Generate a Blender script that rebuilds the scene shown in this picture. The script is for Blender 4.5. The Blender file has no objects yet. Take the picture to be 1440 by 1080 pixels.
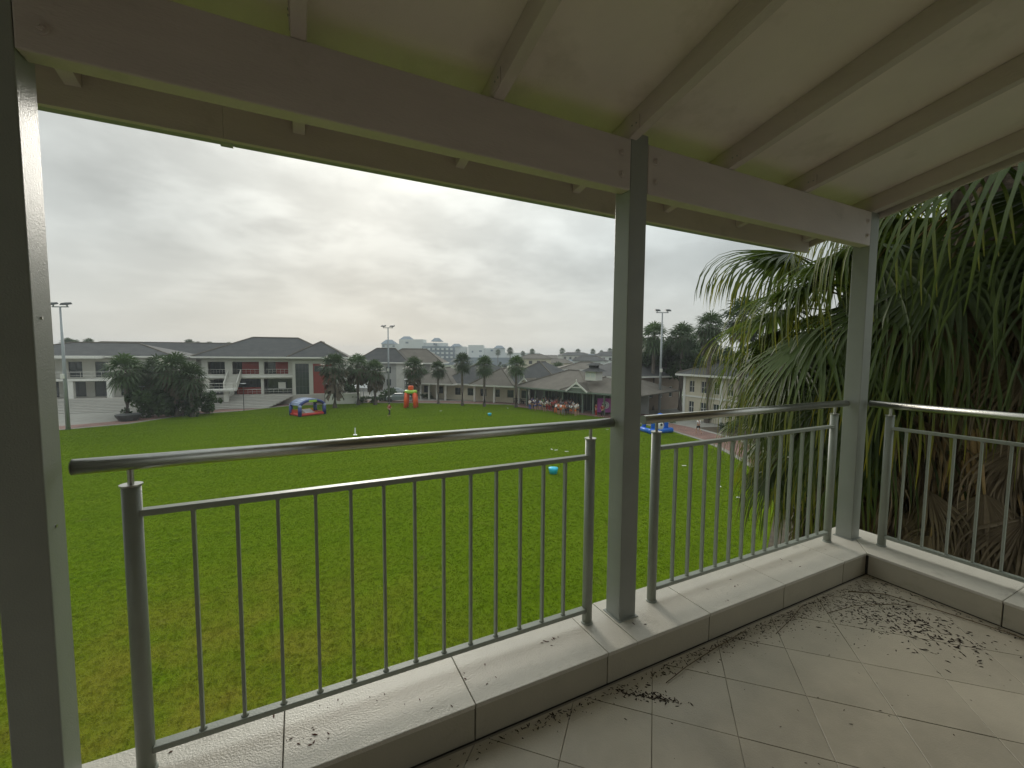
import bpy, bmesh, math, random
import numpy as np
from mathutils import Vector, Matrix, noise as mnoise
R = math.radians
random.seed(7)
rng = np.random.default_rng(7)
sc = bpy.context.scene
col = sc.collection
EZ = 8.25                       # eye height above the lawn; balcony floor is 1.65 m below the eye
YAW, PITCH, ROLL, FOC = 0.46572818, 0.06947231, 0.00721394, 0.60047152

# ------------------------------------------------------------------ camera
cd = bpy.data.cameras.new('camera'); cam = bpy.data.objects.new('camera', cd); col.objects.link(cam)
fwd = Vector((math.sin(YAW)*math.cos(PITCH), math.cos(YAW)*math.cos(PITCH), -math.sin(PITCH)))
rt = Vector((math.cos(YAW), -math.sin(YAW), 0)); up = rt.cross(fwd)
r2 = rt*math.cos(ROLL)+up*math.sin(ROLL); u2 = -rt*math.sin(ROLL)+up*math.cos(ROLL)
cam.matrix_world = Matrix(((r2.x, u2.x, -fwd.x, 0), (r2.y, u2.y, -fwd.y, 0), (r2.z, u2.z, -fwd.z, EZ), (0, 0, 0, 1)))
cd.sensor_width = 36; cd.lens = 36*FOC*1000/1440; cd.clip_start = .05; cd.clip_end = 4000
sc.camera = cam

# ------------------------------------------------------------------ sky, sun, exposure
SUN_AZ, SUN_EL = R(7), R(19)    # azimuth from +Y towards +X
sund = Vector((math.sin(SUN_AZ)*math.cos(SUN_EL), math.cos(SUN_AZ)*math.cos(SUN_EL), math.sin(SUN_EL)))
w = bpy.data.worlds.new('World'); sc.world = w; w.use_nodes = True
nt = w.node_tree; N = nt.nodes; L = nt.links
N.clear()
def nn(t, **k):
    n = N.new(t)
    for a, b in k.items(): setattr(n, a, b)
    return n
def wmath(op, a, b=None, c=None, clamp=False):
    n = nn('ShaderNodeMath', operation=op, use_clamp=clamp)
    for i, v in enumerate((a, b, c)):
        if v is None: continue
        if isinstance(v, (int, float)): n.inputs[i].default_value = v
        else: L.new(v, n.inputs[i])
    return n.outputs[0]
tc = nn('ShaderNodeTexCoord')
sky = nn('ShaderNodeTexSky', sky_type='NISHITA', sun_disc=False, sun_elevation=SUN_EL, sun_rotation=SUN_AZ, air_density=1.0, dust_density=1.0)
sep = nn('ShaderNodeSeparateXYZ'); L.new(tc.outputs['Generated'], sep.inputs[0])
nrm = nn('ShaderNodeVectorMath', operation='NORMALIZE'); L.new(tc.outputs['Generated'], nrm.inputs[0])
# project the view direction on a cloud deck so clouds flatten towards the horizon
zc = wmath('ADD', wmath('MAXIMUM', sep.outputs[2], 0.0), 0.24)
cmb = nn('ShaderNodeCombineXYZ'); L.new(wmath('DIVIDE', sep.outputs[0], zc), cmb.inputs[0]); L.new(wmath('DIVIDE', sep.outputs[1], zc), cmb.inputs[1])
def cloud(scale, detail, rough, lo, hi, off, dist=0.0):
    m = nn('ShaderNodeMapping'); L.new(cmb.outputs[0], m.inputs[0]); m.inputs['Location'].default_value = off
    n = nn('ShaderNodeTexNoise'); L.new(m.outputs[0], n.inputs['Vector'])
    n.inputs['Scale'].default_value = scale; n.inputs['Detail'].default_value = detail; n.inputs['Roughness'].default_value = rough
    n.inputs['Distortion'].default_value = dist
    r = nn('ShaderNodeMapRange', interpolation_type='SMOOTHSTEP'); L.new(n.outputs[0], r.inputs[0])
    r.inputs[1].default_value = lo; r.inputs[2].default_value = hi
    return r.outputs[0]
c1 = cloud(.75, 7, .5, .38, .62, (1.0, 4.0, 0.5), .2)
c2 = cloud(2.4, 9, .52, .36, .66, (7.7, 2.2, 3.0), .15)
dot = nn('ShaderNodeVectorMath', operation='DOT_PRODUCT'); L.new(nrm.outputs[0], dot.inputs[0]); dot.inputs[1].default_value = sund
dp = wmath('MAXIMUM', dot.outputs['Value'], 0.0)
glow = wmath('ADD', wmath('MULTIPLY', wmath('POWER', dp, 10.0), .20), wmath('MULTIPLY', wmath('POWER', dp, 3.0), .05))
lum = wmath('ADD', wmath('ADD', .405, wmath('MULTIPLY', c1, .15)), wmath('MULTIPLY', c2, .075))
lum = wmath('ADD', lum, wmath('MULTIPLY', glow, wmath('ADD', .55, wmath('MULTIPLY', c2, .65))))
# heavier cloud bank left of the sun
bank = nn('ShaderNodeVectorMath', operation='DOT_PRODUCT'); L.new(nrm.outputs[0], bank.inputs[0])
bv_ = Vector((math.sin(YAW)-math.cos(YAW)*.68, math.cos(YAW)+math.sin(YAW)*.68, .31)).normalized(); bank.inputs[1].default_value = bv_
bk = nn('ShaderNodeMapRange', interpolation_type='SMOOTHSTEP'); L.new(wmath('ADD', bank.outputs['Value'], wmath('MULTIPLY', wmath('SUBTRACT', c2, .5), .03)), bk.inputs[0]); bk.inputs[1].default_value = .92; bk.inputs[2].default_value = 1.0
lum = wmath('SUBTRACT', lum, wmath('MULTIPLY', bk.outputs[0], .11))
# overcast sky brightens towards the zenith
lum = wmath('MULTIPLY', lum, wmath('ADD', 1.0, wmath('MULTIPLY', wmath('POWER', wmath('MAXIMUM', sep.outputs[2], 0.0), 2.0), 1.7)))
hz = nn('ShaderNodeMapRange', interpolation_type='SMOOTHSTEP'); L.new(sep.outputs[2], hz.inputs[0]); hz.inputs[1].default_value = 0.0; hz.inputs[2].default_value = .26
warm = nn('ShaderNodeMix', data_type='RGBA'); warm.inputs[6].default_value = (.915, 1.0, .995, 1); warm.inputs[7].default_value = (1.03, 1.02, .93, 1)
wf = wmath('ADD', wmath('MULTIPLY', wmath('POWER', dp, 6.0), .8), wmath('MULTIPLY', wmath('SUBTRACT', 1.0, hz.outputs[0]), .5), clamp=True)
L.new(wf, warm.inputs[0])
# low band near the horizon: even, slightly dimmer
lum2 = nn('ShaderNodeMix', data_type='FLOAT'); L.new(hz.outputs[0], lum2.inputs[0]); lum2.inputs[2].default_value = .60; L.new(lum, lum2.inputs[3])
lumH = wmath('ADD', wmath('MULTIPLY', lum2.outputs[0], .7), wmath('MULTIPLY', lum, .3))
sc_ = nn('ShaderNodeVectorMath', operation='SCALE'); L.new(warm.outputs[2], sc_.inputs[0]); L.new(wmath('MULTIPLY', lumH, 10.9), sc_.inputs['Scale'])
mixs = nn('ShaderNodeMix', data_type='RGBA'); mixs.inputs[0].default_value = .97; L.new(sky.outputs[0], mixs.inputs[6]); L.new(sc_.outputs[0], mixs.inputs[7])
bg = nn('ShaderNodeBackground'); bg.inputs[1].default_value = .1; L.new(mixs.outputs[2], bg.inputs[0])
wo = nn('ShaderNodeOutputWorld'); L.new(bg.outputs[0], wo.inputs[0])
sl = bpy.data.lights.new('sun', 'SUN'); so = bpy.data.objects.new('sun', sl); col.objects.link(so)
sl.energy = 1.5; sl.angle = R(16); sl.color = (1, .95, .85)
so.rotation_euler = sund.to_track_quat('Z', 'Y').to_euler(); so.location = (0, 0, 60)
sc.view_settings.view_transform = 'Standard'; sc.view_settings.look = 'None'; sc.view_settings.gamma = 1
sc.view_settings.use_curve_mapping = False; sc.view_settings.exposure = 0.0
try: sc.cycles.volume_step_rate = 5; sc.cycles.volume_max_steps = 64
except Exception: pass

# ------------------------------------------------------------------ helpers: places
fh = Vector((math.sin(YAW), math.cos(YAW))); rh = Vector((math.cos(YAW), -math.sin(YAW)))
def D(px, dep):                 # ground-plan point in a direction at a depth
    v = (fh + rh*((px-720)/600))*dep; return Vector((v.x, v.y))
def HY(px): return 498+(px-720)*.0072
def Zat(px, py, dep): return EZ+(HY(px)-py)/600*dep
def G(px, py, z=0.0):
    d = fwd + r2*((px-720)/600.47) - u2*((py-540)/600.47); t = (z-EZ)/d.z
    return Vector((d.x*t, d.y*t, z))

# ------------------------------------------------------------------ helpers: meshes
class MB:
    def __init__(s): s.v = []; s.f = []; s.m = []; s.mi = 0
    def add(s, vs, fs):
        o = len(s.v); s.v += [tuple(p) for p in vs]; s.f += [tuple(i+o for i in f) for f in fs]; s.m += [s.mi]*len(fs)
    def box(s, x0, x1, y0, y1, z0, z1):
        s.add([(x0,y0,z0),(x1,y0,z0),(x1,y1,z0),(x0,y1,z0),(x0,y0,z1),(x1,y0,z1),(x1,y1,z1),(x0,y1,z1)],
              [(0,3,2,1),(4,5,6,7),(0,1,5,4),(1,2,6,5),(2,3,7,6),(3,0,4,7)])
        return s
    def hexa(s, b, t):          # bottom 4 pts, top 4 pts
        s.add(list(b)+list(t), [(0,3,2,1),(4,5,6,7),(0,1,5,4),(1,2,6,5),(2,3,7,6),(3,0,4,7)]); return s
    def tube(s, pts, rs, n=8, cap=True, flat=1.0):
        pts = [Vector(p) for p in pts]
        if isinstance(rs, (int, float)): rs = [rs]*len(pts)
        o = len(s.v); ref = Vector((0, 0, 1))
        for i, p in enumerate(pts):
            t = (pts[min(i+1, len(pts)-1)]-pts[max(i-1, 0)]).normalized()
            a = t.cross(ref)
            if a.length < .05: a = t.cross(Vector((1, 0, 0)))
            a.normalize(); b = t.cross(a)
            for k in range(n):
                q = 2*math.pi*k/n
                s.v.append(tuple(p+a*math.cos(q)*rs[i]+b*math.sin(q)*rs[i]*flat))
        for i in range(len(pts)-1):
            for k in range(n):
                s.f.append((o+i*n+k, o+i*n+(k+1)%n, o+(i+1)*n+(k+1)%n, o+(i+1)*n+k)); s.m.append(s.mi)
        if cap:
            s.f.append(tuple(o+k for k in range(n))[::-1]); s.m.append(s.mi)
            s.f.append(tuple(o+(len(pts)-1)*n+k for k in range(n))); s.m.append(s.mi)
        return s
    def bar(s, a, b, w, h):     # rectangular bar between two points, w sideways, h up
        a = Vector(a); b = Vector(b); t = (b-a).normalized(); sd = t.cross(Vector((0, 0, 1)))
        if sd.length < .01: sd = Vector((1, 0, 0))
        sd = sd.normalized()*w/2; u = sd.cross(t).normalized()*h/2
        s.hexa([a-sd-u, a+sd-u, b+sd-u, b-sd-u], [a-sd+u, a+sd+u, b+sd+u, b-sd+u]); return s
    def sphere(s, c, r, nu=10, nv=6, sc=(1,1,1)):
        o = len(s.v); c = Vector(c)
        for j in range(nv+1):
            th = math.pi*j/nv
            for i in range(nu):
                ph = 2*math.pi*i/nu
                s.v.append((c.x+r*sc[0]*math.sin(th)*math.cos(ph), c.y+r*sc[1]*math.sin(th)*math.sin(ph), c.z+r*sc[2]*math.cos(th)))
        for j in range(nv):
            for i in range(nu):
                s.f.append((o+j*nu+i, o+(j+1)*nu+i, o+(j+1)*nu+(i+1)%nu, o+j*nu+(i+1)%nu)); s.m.append(s.mi)
        return s
    def mesh(s, name, smooth=False):
        me = bpy.data.meshes.new(name); me.from_pydata(s.v, [], s.f)
        if any(s.m): me.polygons.foreach_set('material_index', s.m)
        if smooth: me.polygons.foreach_set('use_smooth', [True]*len(s.f))
        me.update(); return me
def wloc(p):
    v = Vector((0, 0, 0))
    while p is not None: v += Vector(p.location); p = p.parent
    return v
def link(name, me, parent=None, loc=(0,0,0)):
    o = bpy.data.objects.new(name, me); col.objects.link(o); o.parent = parent; o.location = loc; return o
def obj(name, mb, mat, parent=None, world=False, smooth=False, bevel=0, label=None, kind=None):
    if world and parent is not None:
        w0 = wloc(parent); mb.v = [(x-w0.x, y-w0.y, z-w0.z) for x, y, z in mb.v]
    me = mb.mesh(name, smooth)
    for m in (mat if isinstance(mat, (list, tuple)) else [mat]): me.materials.append(m)
    o = link(name, me, parent)
    if bevel:
        b = o.modifiers.new('bevel', 'BEVEL'); b.width = bevel; b.segments = 2; b.limit_method = 'ANGLE'
    if label: o['label'] = label
    if kind: o['kind'] = kind
    return o
def tag(o, label, cat, group=None):
    o['label'] = label; o['category'] = cat
    if group: o['group'] = group
    return o
def empty(name, loc, rz=0, label=None, cat=None, group=None):
    o = bpy.data.objects.new(name, None); col.objects.link(o); o.location = loc; o.rotation_euler = (0, 0, rz); o.empty_display_size = .2
    if label: tag(o, label, cat, group)
    return o
def copy_tree(o, parent=None):
    c = o.copy(); col.objects.link(c); c.parent = parent
    for ch in list(o.children): copy_tree(ch, c)
    return c
def struct(name, mb, mat, smooth=False):
    o = obj(name, mb, mat, smooth=smooth); o['kind'] = 'structure'; return o

# ------------------------------------------------------------------ helpers: materials
def mat(name, c, rough=.7, var=.15, scale=4.0, bump=0.0, bscale=60.0, metal=0.0, c2=None, detail=6, spec=.4, transl=0, obj_rand=0.0, stretch=None):
    m = bpy.data.materials.new(name); m.use_nodes = True; t = m.node_tree; n = t.nodes; l = t.links
    p = n['Principled BSDF']; p.inputs['Roughness'].default_value = rough; p.inputs['Metallic'].default_value = metal
    p.inputs['Specular IOR Level'].default_value = spec
    tcn = n.new('ShaderNodeTexCoord'); geo = n.new('ShaderNodeNewGeometry')
    mp = n.new('ShaderNodeMapping'); l.new(geo.outputs['Position'], mp.inputs[0])
    if stretch: mp.inputs['Scale'].default_value = stretch
    no = n.new('ShaderNodeTexNoise'); no.inputs['Scale'].default_value = scale; no.inputs['Detail'].default_value = detail; no.inputs['Roughness'].default_value = .6
    l.new(mp.outputs[0], no.inputs['Vector'])
    rp = n.new('ShaderNodeMapRange'); rp.inputs[1].default_value = .3; rp.inputs[2].default_value = .7; l.new(no.outputs[0], rp.inputs[0])
    mx = n.new('ShaderNodeMix'); mx.data_type = 'RGBA'; l.new(rp.outputs[0], mx.inputs[0])
    if c2 is None: c2 = tuple(min(1, x*(1+var)) for x in c); c1_ = tuple(x*(1-var) for x in c)
    else: c1_ = c
    mx.inputs[6].default_value = (*c1_, 1); mx.inputs[7].default_value = (*c2, 1)
    out = mx.outputs[2]
    if obj_rand:
        oi = n.new('ShaderNodeObjectInfo'); hs = n.new('ShaderNodeHueSaturation'); l.new(out, hs.inputs['Color'])
        mr = n.new('ShaderNodeMapRange'); mr.inputs[3].default_value = 1-obj_rand; mr.inputs[4].default_value = 1+obj_rand
        l.new(oi.outputs['Random'], mr.inputs[0]); l.new(mr.outputs[0], hs.inputs['Value']); out = hs.outputs[0]
    l.new(out, p.inputs['Base Color'])
    if bump:
        nb = n.new('ShaderNodeTexNoise'); nb.inputs['Scale'].default_value = bscale; nb.inputs['Detail'].default_value = 4; l.new(mp.outputs[0], nb.inputs['Vector'])
        b = n.new('ShaderNodeBump'); b.inputs['Strength'].default_value = bump; b.inputs['Distance'].default_value = .01
        l.new(nb.outputs[0], b.inputs['Height']); l.new(b.outputs[0], p.inputs['Normal'])
    if transl:
        tr = n.new('ShaderNodeBsdfTranslucent'); ms = n.new('ShaderNodeMixShader'); ms.inputs[0].default_value = transl
        hs2 = n.new('ShaderNodeHueSaturation'); hs2.inputs['Saturation'].default_value = 1.15; hs2.inputs['Value'].default_value = 1.5; l.new(out, hs2.inputs['Color']); l.new(hs2.outputs[0], tr.inputs[0])
        l.new(p.outputs[0], ms.inputs[1]); l.new(tr.outputs[0], ms.inputs[2]); l.new(ms.outputs[0], n['Material Output'].inputs[0])
    m['out'] = 1
    return m
def add_stain(m, c, scale, lo, hi, stretch=(1,1,1), amt=1.0):
    """blend a second colour in irregular patches (dirt, wear)"""
    t = m.node_tree; n = t.nodes; l = t.links; p = n['Principled BSDF']
    src = p.inputs['Base Color'].links[0].from_socket
    geo = n.new('ShaderNodeNewGeometry'); mp = n.new('ShaderNodeMapping'); mp.inputs['Scale'].default_value = stretch; l.new(geo.outputs['Position'], mp.inputs[0])
    no = n.new('ShaderNodeTexNoise'); no.inputs['Scale'].default_value = scale; no.inputs['Detail'].default_value = 8; no.inputs['Roughness'].default_value = .65; l.new(mp.outputs[0], no.inputs['Vector'])
    r = n.new('ShaderNodeMapRange'); r.inputs[1].default_value = lo; r.inputs[2].default_value = hi; r.inputs[4].default_value = amt; l.new(no.outputs[0], r.inputs[0])
    mx = n.new('ShaderNodeMix'); mx.data_type = 'RGBA'; l.new(r.outputs[0], mx.inputs[0]); l.new(src, mx.inputs[6]); mx.inputs[7].default_value = (*c, 1)
    l.new(mx.outputs[2], p.inputs['Base Color']); return m
M = {}
M['timber'] = add_stain(mat('white_painted_timber', (.59,.51,.47), .5, .05, 3, .25, 45, stretch=(1,1,4)), (.26,.23,.17), 3.0, .60, .85, amt=.6)
M['ceil'] = add_stain(mat('ceiling_board_paint', (.82,.72,.68), .75, .05, 2.5, .3, 300), (.38,.33,.24), 2.2, .55, .85, amt=.6)
M['col'] = add_stain(mat('grey_painted_steel', (.29,.30,.265), .36, .05, 6, .15, 200), (.2,.19,.15), 9, .66, .8, amt=.5)
M['rail'] = add_stain(mat('grey_railing_paint', (.30,.32,.27), .4, .06, 8, .15, 180), (.16,.15,.11), 20, .66, .8, amt=.5)
M['steel'] = mat('brushed_steel', (.55,.54,.50), .28, .12, 30, .1, 250, metal=1.0, stretch=(1,6,6))
M['tile'] = add_stain(mat('floor_tile_glaze', (.49,.43,.33), .42, .05, 6, .12, 120, spec=.5, obj_rand=.07), (.23,.20,.15), 1.3, .45, .85, amt=.75)
M['coping'] = add_stain(mat('coping_tile', (.63,.585,.50), .45, .06, 5, .4, 130, spec=.5, obj_rand=.04), (.27,.24,.19), 5, .58, .78, amt=.6)
M['face'] = add_stain(mat('wall_tile', (.46,.415,.32), .5, .05, 5, .15, 90, obj_rand=.04), (.2,.17,.12), 3, .6, .8, (1,1,2), amt=.6)
M['grout'] = mat('dark_grout', (.075,.066,.05), .9, .2, 30)
M['inner'] = mat('house_render', (.055,.05,.042), .8, .05, 3)
M['debris'] = mat('dry_litter', (.035,.022,.014), .9, .5, 90)
M['reddry'] = mat('dry_red_husk', (.10,.03,.018), .9, .5, 90)
M['twig'] = mat('dry_twig', (.16,.12,.07), .9, .3, 40)

# ================================================================== BALCONY
FL = EZ-1.65; SILL = EZ-1.48
# floor: a bed with 45 degree tiles on it
struct('balcony_slab', MB().box(-4.2, 4.30, -2.2, 1.98, FL-.35, FL-.016), M['grout'])
M['joint'] = mat('floor_joint', (.27,.24,.19), .9, .25, 8)
floor = struct('floor', MB().box(-4.2, 3.84, -2.2, 1.60, FL-.0155, FL-.006), M['joint'])
def clip(poly, ax, val, keep_less):
    out = []
    for i in range(len(poly)):
        a, b = poly[i], poly[(i+1) % len(poly)]
        ia = (a[ax] <= val) == keep_less; ib = (b[ax] <= val) == keep_less
        if ia: out.append(a)
        if ia != ib:
            t = (val-a[ax])/(b[ax]-a[ax]); out.append((a[0]+(b[0]-a[0])*t, a[1]+(b[1]-a[1])*t))
    return out
S = .505; g = .0014
for i in range(-16, 16):
    for j in range(-16, 18):
        # lines x-y = .56+S*i ; x+y = 3.29+S*j
        u0, u1 = .56+S*i+g*1.41, .56+S*(i+1)-g*1.41; v0, v1 = 3.29+S*j+g*1.41, 3.29+S*(j+1)-g*1.41
        poly = [((u+v)/2, (v-u)/2) for u, v in ((u0,v0),(u1,v0),(u1,v1),(u0,v1))]
        for ax, val, k in ((0, 3.825, True), (0, -1.9, False), (1, 1.585, True), (1, -2.1, False)):
            if poly: poly = clip(poly, ax, val, k)
        if len(poly) < 3: continue
        ar = abs(sum(poly[k][0]*poly[(k+1)%len(poly)][1]-poly[(k+1)%len(poly)][0]*poly[k][1] for k in range(len(poly))))/2
        if ar < .002: continue
        z1 = FL+random.uniform(-.0008, .0008)
        n = len(poly); mb = MB()
        sgn = sum(poly[k][0]*poly[(k+1)%n][1]-poly[(k+1)%n][0]*poly[k][1] for k in range(n))
        if sgn < 0: poly = poly[::-1]
        cx = sum(p[0] for p in poly)/n; cy = sum(p[1] for p in poly)/n
        ins = [(p[0]+(cx-p[0])*.006, p[1]+(cy-p[1])*.006) for p in poly]
        mb.add([(x, y, FL-.006) for x, y in poly]+[(x, y, z1-.001) for x, y in poly]+[(x, y, z1) for x, y in ins],
               [tuple(range(2*n, 3*n))]+[(k, (k+1)%n, n+(k+1)%n, n+k) for k in range(n)]+[(n+k, n+(k+1)%n, 2*n+(k+1)%n, 2*n+k) for k in range(n)])
        obj('floor_tile', mb, M['tile'], floor)

# low tiled wall: one thing, coping slabs and facing tiles are its parts
lw = empty('low_wall', (0, 1.78, FL), 0, 'low cream tiled wall along the front and right edge of the balcony', 'wall')
core = MB(); core.box(-4.2, 4.27, 1.612, 1.955, FL-.3, SILL-.021); core.box(3.842, 4.275, -2.2, 1.612, FL-.3, SILL-.021)
obj('wall_core', core, M['grout'], lw, world=True)
xs = [-4.2, -3.65, -2.94, -2.23, -1.52, -.80, -.083, .64, 1.35, 1.54, 2.09, 2.80, 3.51]
gg = .002
def slab(poly, z0, z1, name, m, bev=.003):
    mb = MB(); n = len(poly)
    mb.add([(x,y,z0) for x,y in poly]+[(x,y,z1) for x,y in poly], [tuple(range(n))[::-1], tuple(range(n,2*n))]+[(k,(k+1)%n,n+(k+1)%n,n+k) for k in range(n)])
    return obj(name, mb, m, lw, world=True, bevel=bev)
for a, b in zip(xs[:-1], xs[1:]):
    if (a, b) == (2.09, 2.80) or (a,b)==(.64,1.35): pass
    slab([(a+gg,1.592),(b-gg,1.592),(b-gg,1.972),(a+gg,1.972)], SILL-.02, SILL+random.uniform(-.0006,.0006), 'coping_slab', M['coping'])
slab([(3.51+gg,1.592),(3.815,1.592),(4.29,1.968),(4.286,1.972),(3.51+gg,1.972)], SILL-.02, SILL, 'coping_slab', M['coping'])
ys = [1.588, .893, .18, -.53, -1.24, -2.2]
slab([(3.818,1.588),(3.818,.893+gg),(4.29,.893+gg),(4.29,1.962)][::-1], SILL-.02, SILL, 'coping_slab', M['coping'])
for a, b in zip(ys[1:-1], ys[2:]):
    slab([(3.818,b+gg),(4.29,b+gg),(4.29,a-gg),(3.818,a-gg)], SILL-.02, SILL, 'coping_slab', M['coping'])
xf = [-4.2, -3.65, -2.94, -2.23, -1.52, -.80, -.083, .64, 1.35, 2.09, 2.80, 3.51, 3.825]
for a, b in zip(xf[:-1], xf[1:]):
    obj('facing_tile', MB().box(a+.003, b-.003, 1.598, 1.612, FL+.004, SILL-.023), M['face'], lw, world=True, bevel=.002)
for a, b in zip(ys[:-1], ys[1:]):
    obj('facing_tile', MB().box(3.828, 3.842, b+.003, a-.003, FL+.004, SILL-.023), M['face'], lw, world=True, bevel=.002)

# posts of the veranda
def post(x0, x1, label, ztop):
    r = empty('veranda_post', ((x0+x1)/2, 1.822, SILL), 0, label, 'post', 'square steel posts carrying the veranda roof')
    obj('shaft', MB().box(x0, x1, 1.765, 1.880, SILL, ztop), M['col'], r, world=True, bevel=.004)
    obj('base_plate', MB().box(x0-.012, x1+.012, 1.753, 1.892, SILL-.001, SILL+.004), M['col'], r, world=True, bevel=.001)
    for z in (FL+1.1, FL+1.75):
        obj('screw_head', MB().tube([(x1-.002,1.815,z),(x1+.003,1.815,z)], .005, 8), M['steel'], r, world=True)
    return r
post(-.808, -.693, 'grey square steel post at the left edge of the balcony opening, tallest in view', EZ+1.14)
post(1.565, 1.682, 'grey square steel post in the middle of the balcony between the two front railings', EZ+1.15)
post(3.965, 4.085, 'grey square steel post standing on the corner of the low wall by the palms', EZ+1.112)
post(-3.20, -3.085, 'grey square steel post further left beyond the frame', EZ+1.14)
# house wall behind the balcony (keeps the light one-sided)
struct('house_wall', MB().box(-4.4, 4.4, -2.4, -2.2, 0, EZ+3.2), M['inner'])
struct('storey_below', MB().box(-4.2, 4.2, -2.2, 1.86, 0, FL-.352), M['inner'])

# railings
def railing(a, b, p1, p2, hr0, hr1, bal, axis, fixed, label):
    """a,b unused ends; axis 'x' runs along X at Y=fixed, axis 'y' runs along Y at X=fixed"""
    P = (lambda u, v, z: (u, fixed+v, EZ+z)) if axis == 'x' else (lambda u, v, z: (fixed+v, u, EZ+z))
    c = P((p1+p2)/2, 0, -1.48)
    r = empty('railing_panel', c, 0, label, 'railing', 'grey metal railing panels with steel handrails')
    hp = [P(hr0, 0, -.372), P(hr1, 0, -.372)]
    mb = MB(); mb.tube(hp, .0255, 24); h = obj('handrail', mb, M['steel'], r, world=True, smooth=False)
    for pp in h.data.polygons:
        if len(pp.vertices) == 4: pp.use_smooth = True
    for u, s in ((hr0, -1), (hr1, 1)):
        obj('end_cap', MB().tube([P(u, 0, -.372), P(u+s*.003*(1 if hr1 > hr0 else -1), 0, -.372)], .0262, 20), M['rail'], r, world=True)
    for u in (p1, p2):
        mb = MB(); mb.tube([P(u,0,-1.479), P(u,0,-.452)], .027, 20); q = obj('post', mb, M['rail'], r, world=True)
        for pp in q.data.polygons:
            if len(pp.vertices) == 4: pp.use_smooth = True
        obj('cap', MB().tube([P(u,0,-.4515), P(u,0,-.446)], .032, 20), M['steel'], q, world=True)
        obj('pin', MB().tube([P(u,0,-.446), P(u,0,-.39)], .0095, 12), M['steel'], q, world=True)
        obj('weld_ring', MB().tube([P(u,0,-1.48), P(u,0,-1.474), P(u,0,-1.470)], [.033,.032,.027], 16), M['rail'], q, world=True)
    s = 1 if p2 > p1 else -1
    for nm, z in (('top_rail', -.547), ('bottom_rail', -1.402)):
        x0, x1 = p1+s*.022, p2-s*.022
        if axis == 'x': mb = MB().box(min(x0,x1), max(x0,x1), fixed-.019, fixed+.019, EZ+z-.011, EZ+z+.011)
        else: mb = MB().box(fixed-.019, fixed+.019, min(x0,x1), max(x0,x1), EZ+z-.011, EZ+z+.011)
        obj(nm, mb, M['rail'], r, world=True, bevel=.003)
    me = None
    for u in bal:
        if me is None:
            mb = MB()
            if axis == 'x': mb.box(-.006, .006, -.0115, .0115, -1.392, -.557)
            else: mb.box(-.0115, .0115, -.006, .006, -1.392, -.557)
            me = mb.mesh('baluster'); me.materials.append(M['rail'])
        x, y, _ = P(u, 0, 0); wl = wloc(r)
        o = link('baluster', me, r, (x-wl.x, y-wl.y, EZ-wl.z))
        bv = o.modifiers.new('bevel', 'BEVEL'); bv.width = .002; bv.segments = 2
        for zz, ra in ((-1.392,[.0145,.008]),(-.566,[.008,.0145])): obj('weld', MB().tube([(x,y,EZ+zz),(x,y,EZ+zz+.009)], ra, 10), M['rail'], r, world=True, smooth=True)
    return r
railing(0,0,-.512,1.40,-.652,1.542,[-.345+.1321*k for k in range(13)],'x',1.84,'long grey railing panel with steel handrail between the left and middle posts')
railing(0,0,1.878,3.765,1.775,3.925,[2.045+.1306*k for k in range(13)],'x',1.84,'grey railing panel between the middle post and the corner post')
railing(0,0,1.608,-.90,1.738,-1.05,[1.503-.1325*k for k in range(18)],'y',4.07,'grey railing panel on the right side of the balcony in front of the palm skirts')
railing(0,0,-1.02,-2.93,-.88,-3.06,[-1.18-.1321*k for k in range(13)],'x',1.84,'grey railing panel left of the leftmost post outside the frame')

# veranda roof
SL = .2127
def rz(y): return EZ+1.11+SL*(1.765-y)          # underside of the rafters
vr = empty('veranda_roof', (1.6, 1.8, EZ+.85), 0, 'sloping white timber veranda roof with rafters, beam and fascia over the balcony', 'roof')
def slopebar(name, x0, x1, ya, yb, dz0, dz1, m, bev=.003):
    mb = MB(); mb.hexa([(x0,ya,rz(ya)+dz0),(x1,ya,rz(ya)+dz0),(x1,yb,rz(yb)+dz0),(x0,yb,rz(yb)+dz0)],[(x0,ya,rz(ya)+dz1),(x1,ya,rz(ya)+dz1),(x1,yb,rz(yb)+dz1),(x0,yb,rz(yb)+dz1)])
    return obj(name, mb, m, vr, world=True, bevel=bev)
raf = [-3.07, -2.29, -1.50, -.735, .032, .813, 1.575, 2.343, 3.108]
for x in raf: slopebar('rafter', x-.0255, x+.0255, -2.2, 2.268, 0, .118, M['timber'])
slopebar('rafter', 3.965, 4.04, -2.2, 2.268, 0, .118, M['timber'])
edges = [-4.4]+raf+[4.0, 4.077]
for a, b in zip(edges[:-1], edges[1:]):
    slopebar('ceiling_board', a+.0008, b-.0008, -2.2, 2.268, .119+random.uniform(0,.0005), .131, M['ceil'], 0)
slopebar('roof_sheet', -4.42, 4.112, -2.45, 2.43, .134, .160, M['col'], 0)
for a, b in ((-3.085, -.808), (-.693, 1.565), (1.682, 3.965)):
    bm_ = obj('beam', MB().box(a+.001, b-.001, 1.7635, 1.836, EZ+.852, rz(1.765)-.002), M['timber'], vr, world=True, bevel=.006)
    for e, s in ((a, 1), (b, -1)):
        for z in (EZ+.925, EZ+1.03):
            x = e+s*.058
            mb = MB().tube([(x,1.7635,z),(x,1.7605,z)], .021, 16); mb.tube([(x,1.7605,z),(x,1.750,z)], .012, 6); mb.tube([(x,1.752,z),(x,1.747,z)], .005, 8)
            obj('bolt', mb, M['timber'], vr, world=True)
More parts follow.
